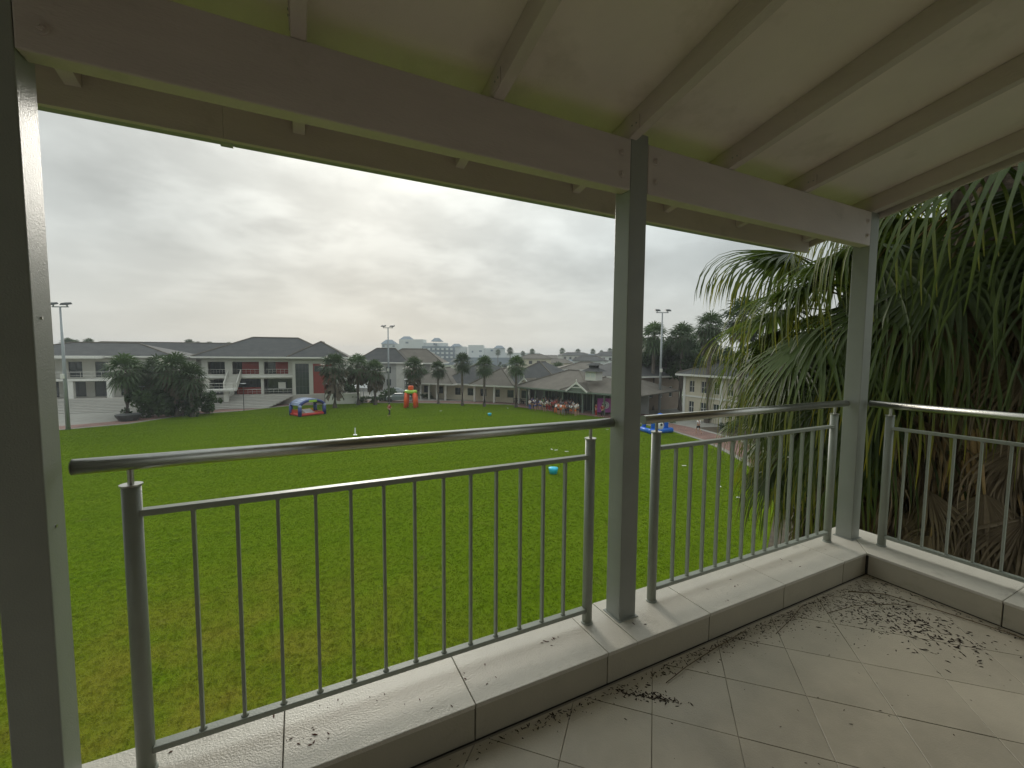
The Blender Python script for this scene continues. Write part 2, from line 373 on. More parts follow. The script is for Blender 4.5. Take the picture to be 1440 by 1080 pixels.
for x in raf[3:]:                                # steel angle brackets where rafters meet the beam
    mb = MB().box(x-.030, x-.0265, 1.69, 1.762, rz(1.72)+.004, rz(1.72)+.075)
    obj('bracket', mb, M['timber'], vr, world=True, bevel=.001)
    for dy in (-.015, .015): obj('nail', MB().tube([(x-.030,1.725+dy,rz(1.72)+.04),(x-.033,1.725+dy,rz(1.72)+.04)], .004, 8), M['col'], vr, world=True)
fz = EZ+.918
for a, b in ((-4.42, -.2608), (-.2602, 4.0775)):
    obj('fascia', MB().box(a, b, 2.270, 2.298, fz, EZ+1.165), M['timber'], vr, world=True, bevel=.002)
gut = MB(); gut.box(-4.42, 4.104, 2.300, 2.42, EZ+.951, EZ+.957); gut.box(-4.42, 4.104, 2.414, 2.42, EZ+.957, EZ+1.07)
obj('gutter', gut, M['col'], vr, world=True)
obj('fascia_light_stop', MB().box(-.31,-.21,2.2983,2.2997,fz,EZ+1.16), M['timber'], vr, world=True)  # added backing strip that blocks daylight through the fascia gap
obj('gutter_joint', MB().box(-.29, -.24, 2.297, 2.423, EZ+.944, EZ+.9508), M['col'], vr, world=True, bevel=.002)
slopebar('barge_board', 4.078, 4.102, -2.45, 2.2985, -.035, .133, M['timber'], .002)

# litter swept by the wind against the low wall
def flake(mb, x, y, z, s):
    a = random.uniform(0, 6.3); el = random.uniform(1.2, 3); c, sn = math.cos(a), math.sin(a)
    h = s*random.uniform(.25, .7)
    pts = [(-el,0,.1),(-.3*el,.6,.2),(.6*el,.5,.15),(el,0,.3),(.3*el,-.6,.1),(-.5*el,-.5,.25)]
    vs = [(x+(u*c-v*sn)*s, y+(u*sn+v*c)*s, z+w_*h) for u, v, w_ in pts]+[(x, y, z+h*1.2), (x, y, z)]
    mb.add(vs, [(k, (k+1)%6, 6) for k in range(6)]+[((k+1)%6, k, 7) for k in range(6)])
lit = MB()
def scatter(mb, n, fx, s0, s1):
    k = 0
    while k < n:
        x, y = fx()
        if x < 3.81 and y < 1.58 and x > .2: flake(mb, x, y, FL+.001, random.uniform(s0, s1)); k += 1
N01 = random.gauss
scatter(lit, 620, lambda: (2.95+N01(0,.5), 1.565-abs(N01(0,.07))), .0010, .0045)
scatter(lit, 500, lambda: (3.4+N01(0,.3), 1.42+N01(0,.12)), .0008, .0025)
scatter(lit, 300, lambda: (3.35+N01(0,.22), 1.40+N01(0,.10)), .0018, .006)
scatter(lit, 330, lambda: (3.40+N01(0,.12), 1.12+N01(0,.16)), .003, .0075)
scatter(lit, 120, lambda: (3.15+N01(0,.12), 1.24+N01(0,.10)), .002, .0055)
scatter(lit, 200, lambda: (1.95+N01(0,.35), 1.57-abs(N01(0,.035))), .0018, .005)
scatter(lit, 150, lambda: (lambda t: (1.47+t*.09+N01(0,.018), 1.46-t*.07+N01(0,.018)))(N01(0,.7)), .002, .0055)
scatter(lit, 110, lambda: (1.0+N01(0,.25), 1.57-abs(N01(0,.03))), .0018, .0045)
scatter(lit, 90, lambda: (random.uniform(1,3.8), random.uniform(.3,1.55)), .0015, .004)
scatter(lit, 160, lambda: (3.80-abs(N01(0,.03)), random.uniform(.2,1.5)), .0015, .005)
o = obj('dry_litter', lit, M['debris'], smooth=False); o['kind'] = 'stuff'; tag(o, 'dark seeds and leaf crumbs blown into the corner of the tiled floor', 'litter')
lit2 = MB()
for cx, cy, n, sp in ((.02,1.75,5,.05),(-.02,1.71,7,.03),(.1,1.85,4,.03),(1.13,1.80,9,.03),(.76,1.72,5,.05),(-.14,1.93,3,.02),(-.45,1.9,3,.04),(2.5,1.72,4,.05),(3.1,1.73,5,.05),(2.3,1.68,4,.06),(1.62,1.70,3,.03),(.3,1.8,4,.08),(.45,1.68,3,.06),(3.5,1.75,2,.05)):
    for k in range(n):
        flake(lit2, cx+N01(0,sp), min(1.95, max(1.61, cy+N01(0,sp*.7))), SILL+.001, random.uniform(.002,.0058))
o = obj('dry_husks', lit2, M['reddry']); o['kind'] = 'stuff'; tag(o, 'small reddish dry husks scattered on the top of the low wall', 'litter')
def twig(pts, r, label):
    mb = MB(); mb.tube([(x, y, FL+.006+z) for x, y, z in pts], r, 6)
    o = obj('dry_twig', mb, M['twig'], smooth=True); tag(o, label, 'twig', 'dry palm twigs on the balcony floor')
twig([(3.79,.55,0),(3.76,.85,.004),(3.70,1.1,.002),(3.60,1.38,.006),(3.42,1.52,0)], .0032, 'long dry twig lying along the right low wall')
twig([(1.62,1.47,0),(1.8,1.50,.006),(2.05,1.53,.004),(2.35,1.55,.01)], .0022, 'thin dry twig against the front low wall near the middle post')
twig([(2.5,1.46,0),(2.72,1.50,.008),(2.95,1.56,.004)], .0018, 'short dry twig in the litter left of the corner')
twig([(3.0,1.44,0),(3.25,1.40,.008),(3.5,1.30,.004),(3.62,1.22,0)], .0018, 'thin curved dry twig across the litter in the corner')

# ================================================================== GROUND
def lawn_material(name, blade=False):
    m = bpy.data.materials.new(name); m.use_nodes = True; t = m.node_tree; n = t.nodes; l = t.links; p = n['Principled BSDF']
    p.inputs['Roughness'].default_value = .75; p.inputs['Specular IOR Level'].default_value = 0.0
    geo = n.new('ShaderNodeNewGeometry')
    def noise(s, d, lo, hi, st=(1,1,1), off=(0,0,0)):
        mp = n.new('ShaderNodeMapping'); mp.inputs['Scale'].default_value = st; mp.inputs['Location'].default_value = off; l.new(geo.outputs['Position'], mp.inputs[0])
        x = n.new('ShaderNodeTexNoise'); x.inputs['Scale'].default_value = s; x.inputs['Detail'].default_value = d; l.new(mp.outputs[0], x.inputs['Vector'])
        r = n.new('ShaderNodeMapRange'); r.inputs[1].default_value = lo; r.inputs[2].default_value = hi; l.new(x.outputs[0], r.inputs[0]); return r.outputs[0]
    def mix(f, a, b):
        x = n.new('ShaderNodeMix'); x.data_type = 'RGBA'
        l.new(f, x.inputs[0]) if not isinstance(f, float) else setattr(x.inputs[0], 'default_value', f)
        for i, c in ((6, a), (7, b)):
            l.new(c, x.inputs[i]) if not isinstance(c, tuple) else setattr(x.inputs[i], 'default_value', (*c, 1))
        return x.outputs[2]
    base = mix(noise(.35, 6, .3, .7), (.190,.268,.018), (.240,.316,.020))
    base = mix(noise(1.6, 6, .45, .75, off=(5,5,0)), base, (.22,.27,.02))
    # mowing stripes across the far field, barely visible
    base = mix(noise(.22, 2, .4, .6, (.15,3.5,1)), base, (.16,.235,.012))
    base = mix(noise(11, 5, .38, .66), base, (.125,.20,.008))
    base = mix(noise(48, 3, .40, .62, off=(1,2,3)), (.115,.19,.006), base)
    # worn dry area near the building, left
    d = n.new('ShaderNodeVectorMath'); d.operation = 'DISTANCE'; l.new(geo.outputs['Position'], d.inputs[0]); d.inputs[1].default_value = (-3.2, 11.5, 0)
    sc2 = n.new('ShaderNodeMapRange'); sc2.inputs[1].default_value = 9.5; sc2.inputs[2].default_value = 1.5; sc2.inputs[3].default_value = 0; sc2.inputs[4].default_value = .8; l.new(d.outputs['Value'], sc2.inputs[0])
    wn = noise(.55, 7, .30, .62, off=(2,8,0))
    mm = n.new('ShaderNodeMath'); mm.operation = 'MULTIPLY'; l.new(sc2.outputs[0], mm.inputs[0]); l.new(wn, mm.inputs[1])
    base = mix(mm.outputs[0], base, (.25,.215,.03))
    w3 = noise(1.1, 8, .64, .74, off=(9,1,0)); m3 = n.new('ShaderNodeMath'); m3.operation = 'MULTIPLY'; l.new(w3, m3.inputs[0]); m3.inputs[1].default_value = .35
    base = mix(m3.outputs[0], base, (.15,.14,.04))
    l.new(base, p.inputs['Base Color'])
    if not blade:
        b = n.new('ShaderNodeBump'); b.inputs['Strength'].default_value = .9; b.inputs['Distance'].default_value = .06
        l.new(noise(30, 5, .25, .75), b.inputs['Height']); l.new(b.outputs[0], p.inputs['Normal'])
    else:
        tr = n.new('ShaderNodeBsdfTranslucent'); ms = n.new('ShaderNodeMixShader'); ms.inputs[0].default_value = .4
        l.new(base, tr.inputs[0]); l.new(p.outputs[0], ms.inputs[1]); l.new(tr.outputs[0], ms.inputs[2]); l.new(ms.outputs[0], n['Material Output'].inputs[0])
    return m
M['lawn'] = lawn_material('lawn_turf'); M['blade'] = lawn_material('grass_blades', True)
def brick_mat(name, c1, c2, mortar, scale, bw=.5, rh_=.25, rough=.85):
    m = bpy.data.materials.new(name); m.use_nodes = True; t = m.node_tree; n = t.nodes; l = t.links; p = n['Principled BSDF']; p.inputs['Roughness'].default_value = rough
    tcn = n.new('ShaderNodeTexCoord'); b = n.new('ShaderNodeTexBrick'); l.new(tcn.outputs['Object'], b.inputs['Vector'])
    b.inputs['Color1'].default_value = (*c1, 1); b.inputs['Color2'].default_value = (*c2, 1); b.inputs['Mortar'].default_value = (*mortar, 1)
    b.inputs['Scale'].default_value = scale; b.inputs['Mortar Size'].default_value = .02
    no = n.new('ShaderNodeTexNoise'); no.inputs['Scale'].default_value = .6; no.inputs['Detail'].default_value = 7; l.new(tcn.outputs['Object'], no.inputs['Vector'])
    mx = n.new('ShaderNodeMix'); mx.data_type = 'RGBA'; mx.blend_type = 'MULTIPLY'; mx.inputs[0].default_value = .7; l.new(b.outputs[0], mx.inputs[6])
    cr = n.new('ShaderNodeMapRange'); cr.inputs[1].default_value = .3; cr.inputs[2].default_value = .7; cr.inputs[3].default_value = .6; cr.inputs[4].default_value = 1.25; l.new(no.outputs[0], cr.inputs[0])
    l.new(cr.outputs[0], mx.inputs[7]); l.new(mx.outputs[2], p.inputs['Base Color'])
    bb = n.new('ShaderNodeBump'); bb.inputs['Strength'].default_value = .5; bb.inputs['Distance'].default_value = .01; bb.invert = True; l.new(b.outputs['Fac'], bb.inputs['Height']); l.new(bb.outputs[0], p.inputs['Normal'])
    return m
M['brick'] = brick_mat('red_brick_paving', (.27,.14,.11), (.22,.125,.10), (.10,.08,.07), 2.4)
M['pave'] = mat('concrete_paving', (.27,.26,.23), .85, .15, 1.2, .2, 20)
M['kerb'] = mat('kerb_concrete', (.25,.235,.20), .85, .12, 3, .2, 20)
M['soil'] = mat('dark_soil', (.07,.055,.035), .95, .35, 3, .6, 12)
M['far'] = mat('far_scrub', (.10,.12,.07), .95, .4, .05)
def sheet(name, poly, z, m, kind='structure'):
    mb = MB(); mb.add([(p[0], p[1], z) for p in poly], [tuple(range(len(poly)))])
    me = mb.mesh(name); me.materials.append(m); bm = bmesh.new(); bm.from_mesh(me); bmesh.ops.triangulate(bm, faces=bm.faces[:])
    for f in bm.faces:
        if f.normal.z < 0: f.normal_flip()
    bm.to_mesh(me); bm.free()
    o = link(name, me); o['kind'] = kind; return o
sheet('ground', [(-900,-150),(1300,-150),(1300,1300),(-900,1300)], -.012, M['far'])
edge_px = [(85,605),(180,596.5),(260,584),(340,578),(406,571),(502,566.5),(600,567),(712,569),(765,574),(812,580),(847,586),(904,597),(933,603),(984,619),(1009,630),(1036,645),(1070,667),(1095,690)]
edge = [G(*q) for q in edge_px]
lawn_poly = [Vector((-46,30,0)), Vector((-40,44,0))]+edge+[Vector((15.2,9.5,0)), Vector((13.2,5.2,0)), Vector((11.5,2.3,0)), Vector((-46,2.3,0))]
sheet('lawn', lawn_poly, 0, M['lawn'])
def offset_line(pts, d):
    out = []
    for i, p in enumerate(pts):
        a = pts[max(i-1,0)]; b = pts[min(i+1,len(pts)-1)]; t = Vector((b.x-a.x, b.y-a.y)).normalized(); out.append(Vector((p.x-t.y*d, p.y+t.x*d, 0)))
    return out
line = [Vector((-46,30,0)), Vector((-40,44,0))]+edge+[Vector((15.2,9.5,0)), Vector((13.2,5.2,0)), Vector((11.5,2.3,0))]
def strip(name, pts, d0, d1, z0, z1, m):
    a = offset_line(pts, d0); b = offset_line(pts, d1); mb = MB(); n = len(pts)
    vs = [(p.x,p.y,z1) for p in a]+[(p.x,p.y,z1) for p in b]+[(p.x,p.y,z0) for p in a]+[(p.x,p.y,z0) for p in b]
    fs = []
    for i in range(n-1): fs += [(i,i+1,n+i+1,n+i),(2*n+i,2*n+i+1,i+1,i),(n+i,n+i+1,3*n+i+1,3*n+i)]
    mb.add(vs, fs); return struct(name, mb, m)
strip('kerb', line[:-3], 0, .45, -.01, .05, M['kerb'])
strip('brick_path', line[:-3], .45, 3.6, -.01, .035, M['brick'])
strip('paving', line, 3.6, 24, -.01, .03, M['pave'])
strip('palm_bed', line[-9:], 4.2, 16, -.01, .045, M['soil'])
strip('bare_soil', line[-4:], .01, 15, -.01, .056, M['soil'])

# near grass as real blades
def patch(seed):
    r_ = random.Random(seed); mb = MB()
    for q in range(150):
        cx, cy = r_.uniform(-.5,.5), r_.uniform(-.5,.5); la = r_.uniform(0,6.28); ln = r_.uniform(0,.035); hh = r_.uniform(.6,1.5)
        for k in range(6):
            x, y = cx+r_.gauss(0,.02), cy+r_.gauss(0,.02); a = r_.uniform(0,6.28); h = r_.uniform(.016,.034)*hh; w_ = r_.uniform(.004,.009)
            lx, ly = math.cos(la)*ln+r_.gauss(0,.012), math.sin(la)*ln+r_.gauss(0,.012); dx, dy = math.cos(a)*w_, math.sin(a)*w_
            mb.add([(x-dx,y-dy,0),(x+dx,y+dy,0),(x+lx,y+ly,h)], [(0,1,2)])
    me = mb.mesh('grass_patch'); me.materials.append(M['blade']); return me
def inside(x, y):
    c = False; P = lawn_poly; j = len(P)-1
    for i in range(len(P)):
        if (P[i].y > y) != (P[j].y > y) and x < (P[j].x-P[i].x)*(y-P[i].y)/(P[j].y-P[i].y)+P[i].x: c = not c
        j = i
    return c
pm = patch(3)
pts = []
for i in range(-50, 60):
    for j in range(2, 100):
        x, y = i*.8+.3, j*.8+.9
        v = Vector((x, y)); dp_ = v.dot(fh)
        if dp_ < 2 or abs(v.dot(rh)/dp_) > 1.35: continue
        if inside(x+.5,y) and inside(x-.5,y) and inside(x,y-.5): pts.append((x+random.uniform(-.1,.1), y+random.uniform(-.1,.1), .001))
pme = bpy.data.meshes.new('grass'); pme.from_pydata(pts, [], []); go = link('grass', pme); go['kind'] = 'stuff'; tag(go, 'short green lawn grass below the balcony', 'grass')
src = bpy.data.objects.new('grass_patch', pm)   # unlinked source used only by the node group
ng = bpy.data.node_groups.new('grass_scatter', 'GeometryNodeTree')
ng.interface.new_socket('Geometry', in_out='INPUT', socket_type='NodeSocketGeometry'); ng.interface.new_socket('Geometry', in_out='OUTPUT', socket_type='NodeSocketGeometry')
gi = ng.nodes.new('NodeGroupInput'); gout = ng.nodes.new('NodeGroupOutput'); m2p = ng.nodes.new('GeometryNodeMeshToPoints')
iop = ng.nodes.new('GeometryNodeInstanceOnPoints'); oi = ng.nodes.new('GeometryNodeObjectInfo'); oi.inputs[0].default_value = src
rv = ng.nodes.new('FunctionNodeRandomValue'); rv.data_type = 'FLOAT_VECTOR'; rv.inputs[1].default_value = (0,0,6.283)
ng.links.new(gi.outputs[0], m2p.inputs[0]); ng.links.new(m2p.outputs[0], iop.inputs['Points']); ng.links.new(oi.outputs['Geometry'], iop.inputs['Instance'])
ng.links.new(rv.outputs[0], iop.inputs['Rotation']); ng.links.new(iop.outputs[0], gout.inputs[0])
go.modifiers.new('scatter', 'NODES').node_group = ng

# ================================================================== BUILDINGS
M['wall_w'] = add_stain(mat('pale_render', (.50,.49,.44), .85, .06, .6), (.33,.31,.26), .8, .6, .85, (1,1,.3))
M['wall_c'] = add_stain(mat('cream_render', (.52,.47,.36), .85, .06, .6), (.36,.31,.23), .8, .6, .85, (1,1,.3))
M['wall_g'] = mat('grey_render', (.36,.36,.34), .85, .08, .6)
M['wall_b'] = mat('brown_render', (.30,.24,.19), .85, .08, .6)
M['redpan'] = mat('dark_red_panel', (.26,.045,.035), .6, .1, 2)
M['trim'] = mat('white_trim', (.66,.65,.60), .6, .04, 2)
M['dark'] = mat('dark_interior', (.025,.026,.026), .8, .2, 2)
M['frame'] = mat('dark_window_frame', (.06,.065,.065), .5, .1, 2)
M['glass'] = mat('window_glass', (.035,.045,.05), .12, .2, .5, spec=.8)
M['stair'] = mat('stair_stone', (.42,.40,.36), .85, .08, 1.5)
M['green'] = mat('green_painted_post', (.17,.21,.17), .6, .1, 2)
M['hotel'] = mat('white_hotel_render', (.58,.60,.58), .85, .05, .1)
def roof_mat(name, c1, c2):
    m = mat(name, c1, .85, .1, .8, 0, c2=c2); t = m.node_tree; n = t.nodes; l = t.links
    tcn = n.new('ShaderNodeTexCoord'); s_ = n.new('ShaderNodeSeparateXYZ'); l.new(tcn.outputs['Object'], s_.inputs[0])
    wv = n.new('ShaderNodeMath'); wv.operation = 'MULTIPLY'; wv.inputs[1].default_value = 1/.16; l.new(s_.outputs[2], wv.inputs[0])
    fr = n.new('ShaderNodeMath'); fr.operation = 'FRACT'; l.new(wv.outputs[0], fr.inputs[0])
    b = n.new('ShaderNodeBump'); b.inputs['Strength'].default_value = .6; b.inputs['Distance'].default_value = .05; l.new(fr.outputs[0], b.inputs['Height']); l.new(b.outputs[0], n['Principled BSDF'].inputs['Normal'])
    return m
M['slate'] = roof_mat('dark_roof_tiles', (.055,.057,.057), (.085,.085,.082))
M['tan'] = roof_mat('weathered_brown_roof_tiles', (.115,.102,.082), (.16,.142,.118))
M['blueroof'] = mat('blue_grey_roof', (.18,.22,.25), .8, .1, .2)

def cells(mb, x0, x1, z0, z1, ya, yb, ops):
    """wall in the xz plane between depths ya..yb with rectangular openings (x0,x1,z0,z1)"""
    X = sorted({x0, x1, *[c for o in ops for c in o[:2]]}); Z = sorted({z0, z1, *[c for o in ops for c in o[2:4]]})
    for i in range(len(X)-1):
        j = 0
        while j < len(Z)-1:
            cx, cz = (X[i]+X[i+1])/2, (Z[j]+Z[j+1])/2
            if any(o[0] < cx < o[1] and o[2] < cz < o[3] for o in ops): j += 1; continue
            k = j
            while k+1 < len(Z)-1 and not any(o[0] < cx < o[1] and o[2] < (Z[k+1]+Z[k+2])/2 < o[3] for o in ops): k += 1
            mb.box(X[i], X[i+1], ya, yb, Z[j], Z[k+1]); j = k+1
def window(p, x0, x1, z0, z1, y, nx=2, nz=1, fm='frame', gm='glass', name='window', t=.06):
    fr = MB(); fr.box(x0, x1, y, y+.08, z0, z0+t); fr.box(x0, x1, y, y+.08, z1-t, z1); fr.box(x0, x0+t, y, y+.08, z0+t, z1-t); fr.box(x1-t, x1, y, y+.08, z0+t, z1-t)
    for k in range(1, nx): xx = x0+(x1-x0)*k/nx; fr.box(xx-t/2, xx+t/2, y+.002, y+.078, z0+t, z1-t)
    for k in range(1, nz): zz = z0+(z1-z0)*k/nz; fr.box(x0+t, x1-t, y+.003, y+.077, zz-t/2, zz+t/2)
    f = obj(name, fr, M[fm], p); obj('pane', MB().box(x0+t, x1-t, y+.035, y+.045, z0+t, z1-t), M[gm], f); return f
def hip(p, x0, x1, y0, y1, ze, zr, m, ov=.7, gx0=None, gx1=None, trim=True, name='roof'):
    """hip roof, ridge along the longer side; gx0/gx1 override ridge ends"""
    x0 -= ov; x1 += ov; y0 -= ov; y1 += ov; ym = (y0+y1)/2; h = (y1-y0)/2
    mb = MB()
    if (x1-x0) >= (y1-y0):
        a = x0+h if gx0 is None else gx0; b = x1-h if gx1 is None else gx1
        mb.add([(x0,y0,ze),(x1,y0,ze),(x1,y1,ze),(x0,y1,ze),(a,ym,zr),(b,ym,zr),(x0,y0,ze-.12),(x1,y0,ze-.12),(x1,y1,ze-.12),(x0,y1,ze-.12)],
               [(0,1,5,4),(1,2,5),(2,3,4,5),(3,0,4),(6,7,1,0),(7,8,2,1),(8,9,3,2),(9,6,0,3),(9,8,7,6)]); R1, R2 = (a,ym,zr), (b,ym,zr)
    else:
        xm = (x0+x1)/2; hw = (x1-x0)/2; a, b = y0+hw, y1-hw
        mb.add([(x0,y0,ze),(x1,y0,ze),(x1,y1,ze),(x0,y1,ze),(xm,a,zr),(xm,b,zr),(x0,y0,ze-.12),(x1,y0,ze-.12),(x1,y1,ze-.12),(x0,y1,ze-.12)],
               [(0,1,4),(1,2,5,4),(2,3,5),(3,0,4,5),(6,7,1,0),(7,8,2,1),(8,9,3,2),(9,6,0,3),(9,8,7,6)]); R1, R2 = (xm,a,zr), (xm,b,zr)
    r = obj(name, mb, m, p)
    rd = MB()
    for q0, q1 in (((x0,y0,ze),R1),((x1,y0,ze),R2 if (x1-x0) >= (y1-y0) else R1),(R1,R2)): rd.tube([(q0[0],q0[1],q0[2]+.03),(q1[0],q1[1],q1[2]+.03)], .13, 5)
    q = obj('ridge_tiles', rd, M['tan'], r); q['kind'] = 'stuff'
    if trim:
        g = MB(); g.box(x0-.06, x1+.06, y0-.10, y0-.005, ze-.26, ze-.02); g.box(x0-.10, x0-.005, y0-.005, y1, ze-.26, ze-.02); g.box(x1+.005, x1+.10, y0-.005, y1, ze-.26, ze-.02)
        g2 = obj('gutter', g, M['trim'], r); g2['kind'] = 'stuff'
    return r
def balustrade(p, x0, x1, y, z, n, m='steel', h=1.0):
    mb = MB(); mb.tube([(x0,y,z+h),(x1,y,z+h)], .03, 6); mb.tube([(x0,y,z+h*.5),(x1,y,z+h*.5)], .015, 5)
    for k in range(n+1): xx = x0+(x1-x0)*k/n; mb.tube([(xx,y,z),(xx,y,z+h)], .025, 5)
    o = obj('balustrade', mb, M[m], p); o['kind'] = 'stuff'; return o
def place(name, pxL, dL, pxR, dR, label, cat='building'):
    a = D(pxL, dL); b = D(pxR, dR); r = empty(name, (a.x, a.y, 0), math.atan2(b.y-a.y, b.x-a.x), label, cat)
    return r, (b-a).length

# ---- central two-storey school building with red panels
b2, W2 = place('school_building', 290, 66, 478, 72, 'two storey pale building with dark hipped roof and dark red wall panels beyond the lawn')
ze = EZ-.65; T = 1.5; WL = 12.2      # terrace level, width of the left part
F1 = T+3.05
fx = [(.2,2.5),(3.5,7.2),(7.9,11.4)]
fl = [(.3,3.0),(3.6,7.4),(7.8,11.9)]
ops = [(a,b,F1+.25,F1+2.2) for a,b in fx]+[(a,b,T+.05,T+2.55) for a,b in fl]
wl = MB(); cells(wl, -.6, WL, T, ze, 0, .35, ops); wl.box(-.6, -.25, .35, 13, T, ze)
cells(wl, WL, W2+.5, 0, ze, -1.2, -.85, [(WL+.4,WL+2.4,T,ze-1.1),(WL+3.0,WL+6.4,T+.1,ze-1.1)]); wl.box(WL, WL+.35, -.85, 0, T, ze); wl.box(W2+.15, W2+.5, -.85, 13, 0, ze)
obj('wall', wl, M['wall_w'], b2)
obj('back_wall', MB().box(-.2, W2, 4.2, 4.4, T, ze).box(-.6,WL,.4,4.2,F1-.28,F1-.05), M['wall_g'], b2)
for i, (a, b) in enumerate(fx):
    window(b2, a+.3 if i else a, b-.3, F1+.3, F1+2.2, 1.2, 3, 1)
    if i: obj('red_panel', MB().box(a+ (1.1 if i==1 else 1.5), b, 1.0, 1.15, F1, F1+2.25), M['redpan'], b2)
    balustrade(b2, a, b, .1, F1+.25, 6, h=.75)
for i, (a, b) in enumerate(fl):
    window(b2, a+.2, b-.2, T+.1, T+2.5, 1.6, 4, 1); balustrade(b2, a, b, .1, T+.05, 6, h=.8)
obj('red_panel', MB().box(3.7, 7.4, 1.3, 1.5, T, T+1.1), M['redpan'], b2)
obj('notice_board', MB().box(9.7, 10.8, .9, .96, T+.9, T+1.9), M['trim'], b2)
obj('floor_band', MB().box(-.7, WL-.005, -.35, -.005, F1-.3, F1-.02), M['trim'], b2)
window(b2, WL+.4, WL+2.4, T, ze-1.1, -1.0, 4, 4)
obj('red_panel', MB().box(WL+3.0, WL+6.4, -1.08, -.9, T+.1, ze-1.1), M['redpan'], b2)
for k in (0, 1): window(b2, WL+3.2+k*1.7, WL+4.5+k*1.7, ze-2.4, ze-1.5, -1.16, 2, 1)
hip(b2, -.6, W2-1.2, 0, 13, ze, EZ+2.55, M['slate'], 1.0, gx0=5.0, gx1=W2-7.2)
hip(b2, WL+.3, W2+.5, -1.2, 11.5, ze+.002, EZ+1.9, M['slate'], .9)
# terrace, broad steps and the floating concrete stair
tr = empty('terrace_steps', (b2.location.x, b2.location.y, 0), b2.rotation_euler[2], 'pale stone terrace with long shallow steps in front of the red panelled building', 'steps')
obj('terrace', MB().box(-1.5, W2+1.5, -1.5, -.01, 0, T-.02).box(-1.5,WL-.1,-.01,5,0,T-.02), M['stair'], tr)
for k in range(8):
    obj('step', MB().box(-.2+k*.55, WL-2.5+k*.35, -1.5-(8-k)*.62, -1.505, T*k/9, T*(k+1)/9-.004), M['stair'], tr)
    obj('step_shade_strip', MB().box(-.2+k*.55, WL-2.5+k*.35, -1.5-(8-k)*.62-.02, -1.5-(8-k)*.62+.05, T*(k+1)/9-.05, T*(k+1)/9+.004), M['wall_g'], tr)  # darker strip added to draw the shade line at each step edge
obj('low_wall', MB().box(WL+5.0, W2+3.2, -3.4, -3.1, 0, 1.75), M['trim'], tr)
obj('hedge_bed', MB().box(WL+5.2, W2+3.1, -3.1, -1.51, 0, .8), M['soil'], tr)
st = empty('concrete_stair', (b2.location.x, b2.location.y, 0), b2.rotation_euler[2], 'white concrete outdoor staircase rising to the upper floor of the red panelled building', 'staircase')
L0 = 2.75
for k in range(8): obj('stair_step', MB().box(3.12, 4.68, -2.9+k*.32, -2.9+(k+1)*.32-.003, L0-.1+(F1-L0)*k/8, L0+(F1-L0)*(k+1)/8), M['wall_w'], st)
mb = MB(); mb.hexa([(3.12,-2.9,L0-.35),(4.68,-2.9,L0-.35),(4.68,-.36,F1-.45),(3.12,-.36,F1-.45)], [(3.12,-2.9,L0-.12),(4.68,-2.9,L0-.12),(4.68,-.36,F1-.2),(3.12,-.36,F1-.2)])
obj('flight', mb, M['wall_w'], st)
for x in (3.05, 4.75):
    mb = MB(); mb.hexa([(x-.06,-2.9,L0-.3),(x+.06,-2.9,L0-.3),(x+.06,-.4,F1-.3),(x-.06,-.4,F1-.3)], [(x-.06,-2.9,L0+.9),(x+.06,-2.9,L0+.9),(x+.06,-.4,F1+1.0),(x-.06,-.4,F1+1.0)]); obj('parapet', mb, M['wall_w'], st)
obj('landing', MB().box(1.1, 4.8, -4.4, -2.9, L0-.3, L0), M['trim'], st)
obj('pier', MB().box(3.3, 3.9, -3.9, -3.5, 0, L0-.3), M['trim'], st); balustrade(st, 1.1, 4.7, -4.35, L0, 4, h=.9)

# ---- left building
b1, W1 = place('school_building', -10, 60, 238, 67, 'long two storey grey building with balconies and wide steps at far left')
ze = EZ-.75; F1 = 4.3; T = 1.45
ops = []
for x in np.arange(2, W1-1, 3.1):
    ops += [(x, x+1.6, F1+.1, F1+2.4), (x-.2, x+1.9, T+.05, T+2.3)]
wl = MB(); cells(wl, 0, W1, 0, ze, 0, .35, ops); wl.box(W1-.35, W1, .35, 12, 0, ze); obj('wall', wl, M['wall_w'], b1)
for o_ in ops: window(b1, o_[0], o_[1], o_[2], o_[3], .15, 2, 1)
bl = MB(); bl.box(0, 14.3, -2.6, -.005, F1-.35, F1-.05); obj('balcony', bl, M['trim'], b1); balustrade(b1, 0, 14.3, -2.5, F1-.05, 12)
for x in (4.6, 9.2, 13.6): obj('column', MB().box(x, x+.6, -2.5, -1.9, T, F1-.355), M['trim'], b1)
cn = MB(); cn.box(-.5, 12.8, -3.1, 2, ze-.3, ze+.05); obj('canopy', cn, M['trim'], b1)
obj('recess', MB().box(14.6, 22.8, -.03, -.005, F1-.6, F1+.1), M['wall_g'], b1)
hip(b1, 0, W1, 0, 12, ze+.1, EZ+1.35, M['slate'], .9)
mb = MB(); mb.hexa([(15.5,-2.4,F1-.5),(15.5,-1.0,F1-.5),(21.0,-1.0,T+.6),(21.0,-2.4,T+.6)],[(15.5,-2.4,F1),(15.5,-1.0,F1),(21.0,-1.0,T+1.1),(21.0,-2.4,T+1.1)]); obj('side_stair', mb, M['trim'], b1)
sb = empty('terrace_steps', (b1.location.x, b1.location.y, 0), b1.rotation_euler[2], 'wide pale stone steps with metal handrail at the far left building', 'steps')
obj('terrace', MB().box(-4, 20, -3.4, -.01, 0, T-.01), M['stair'], sb)
for k in range(9): obj('step', MB().box(-4, 21.5, -3.4-(9-k)*.62, -3.405, T*k/10, T*(k+1)/10-.004), M['stair'], sb); obj('step_shade_strip', MB().box(-4, 21.5, -3.4-(9-k)*.62-.02, -3.4-(9-k)*.62+.05, T*(k+1)/10-.05, T*(k+1)/10+.004), M['wall_g'], sb)  # grey strips stand in for shade between the steps, stone itself is even
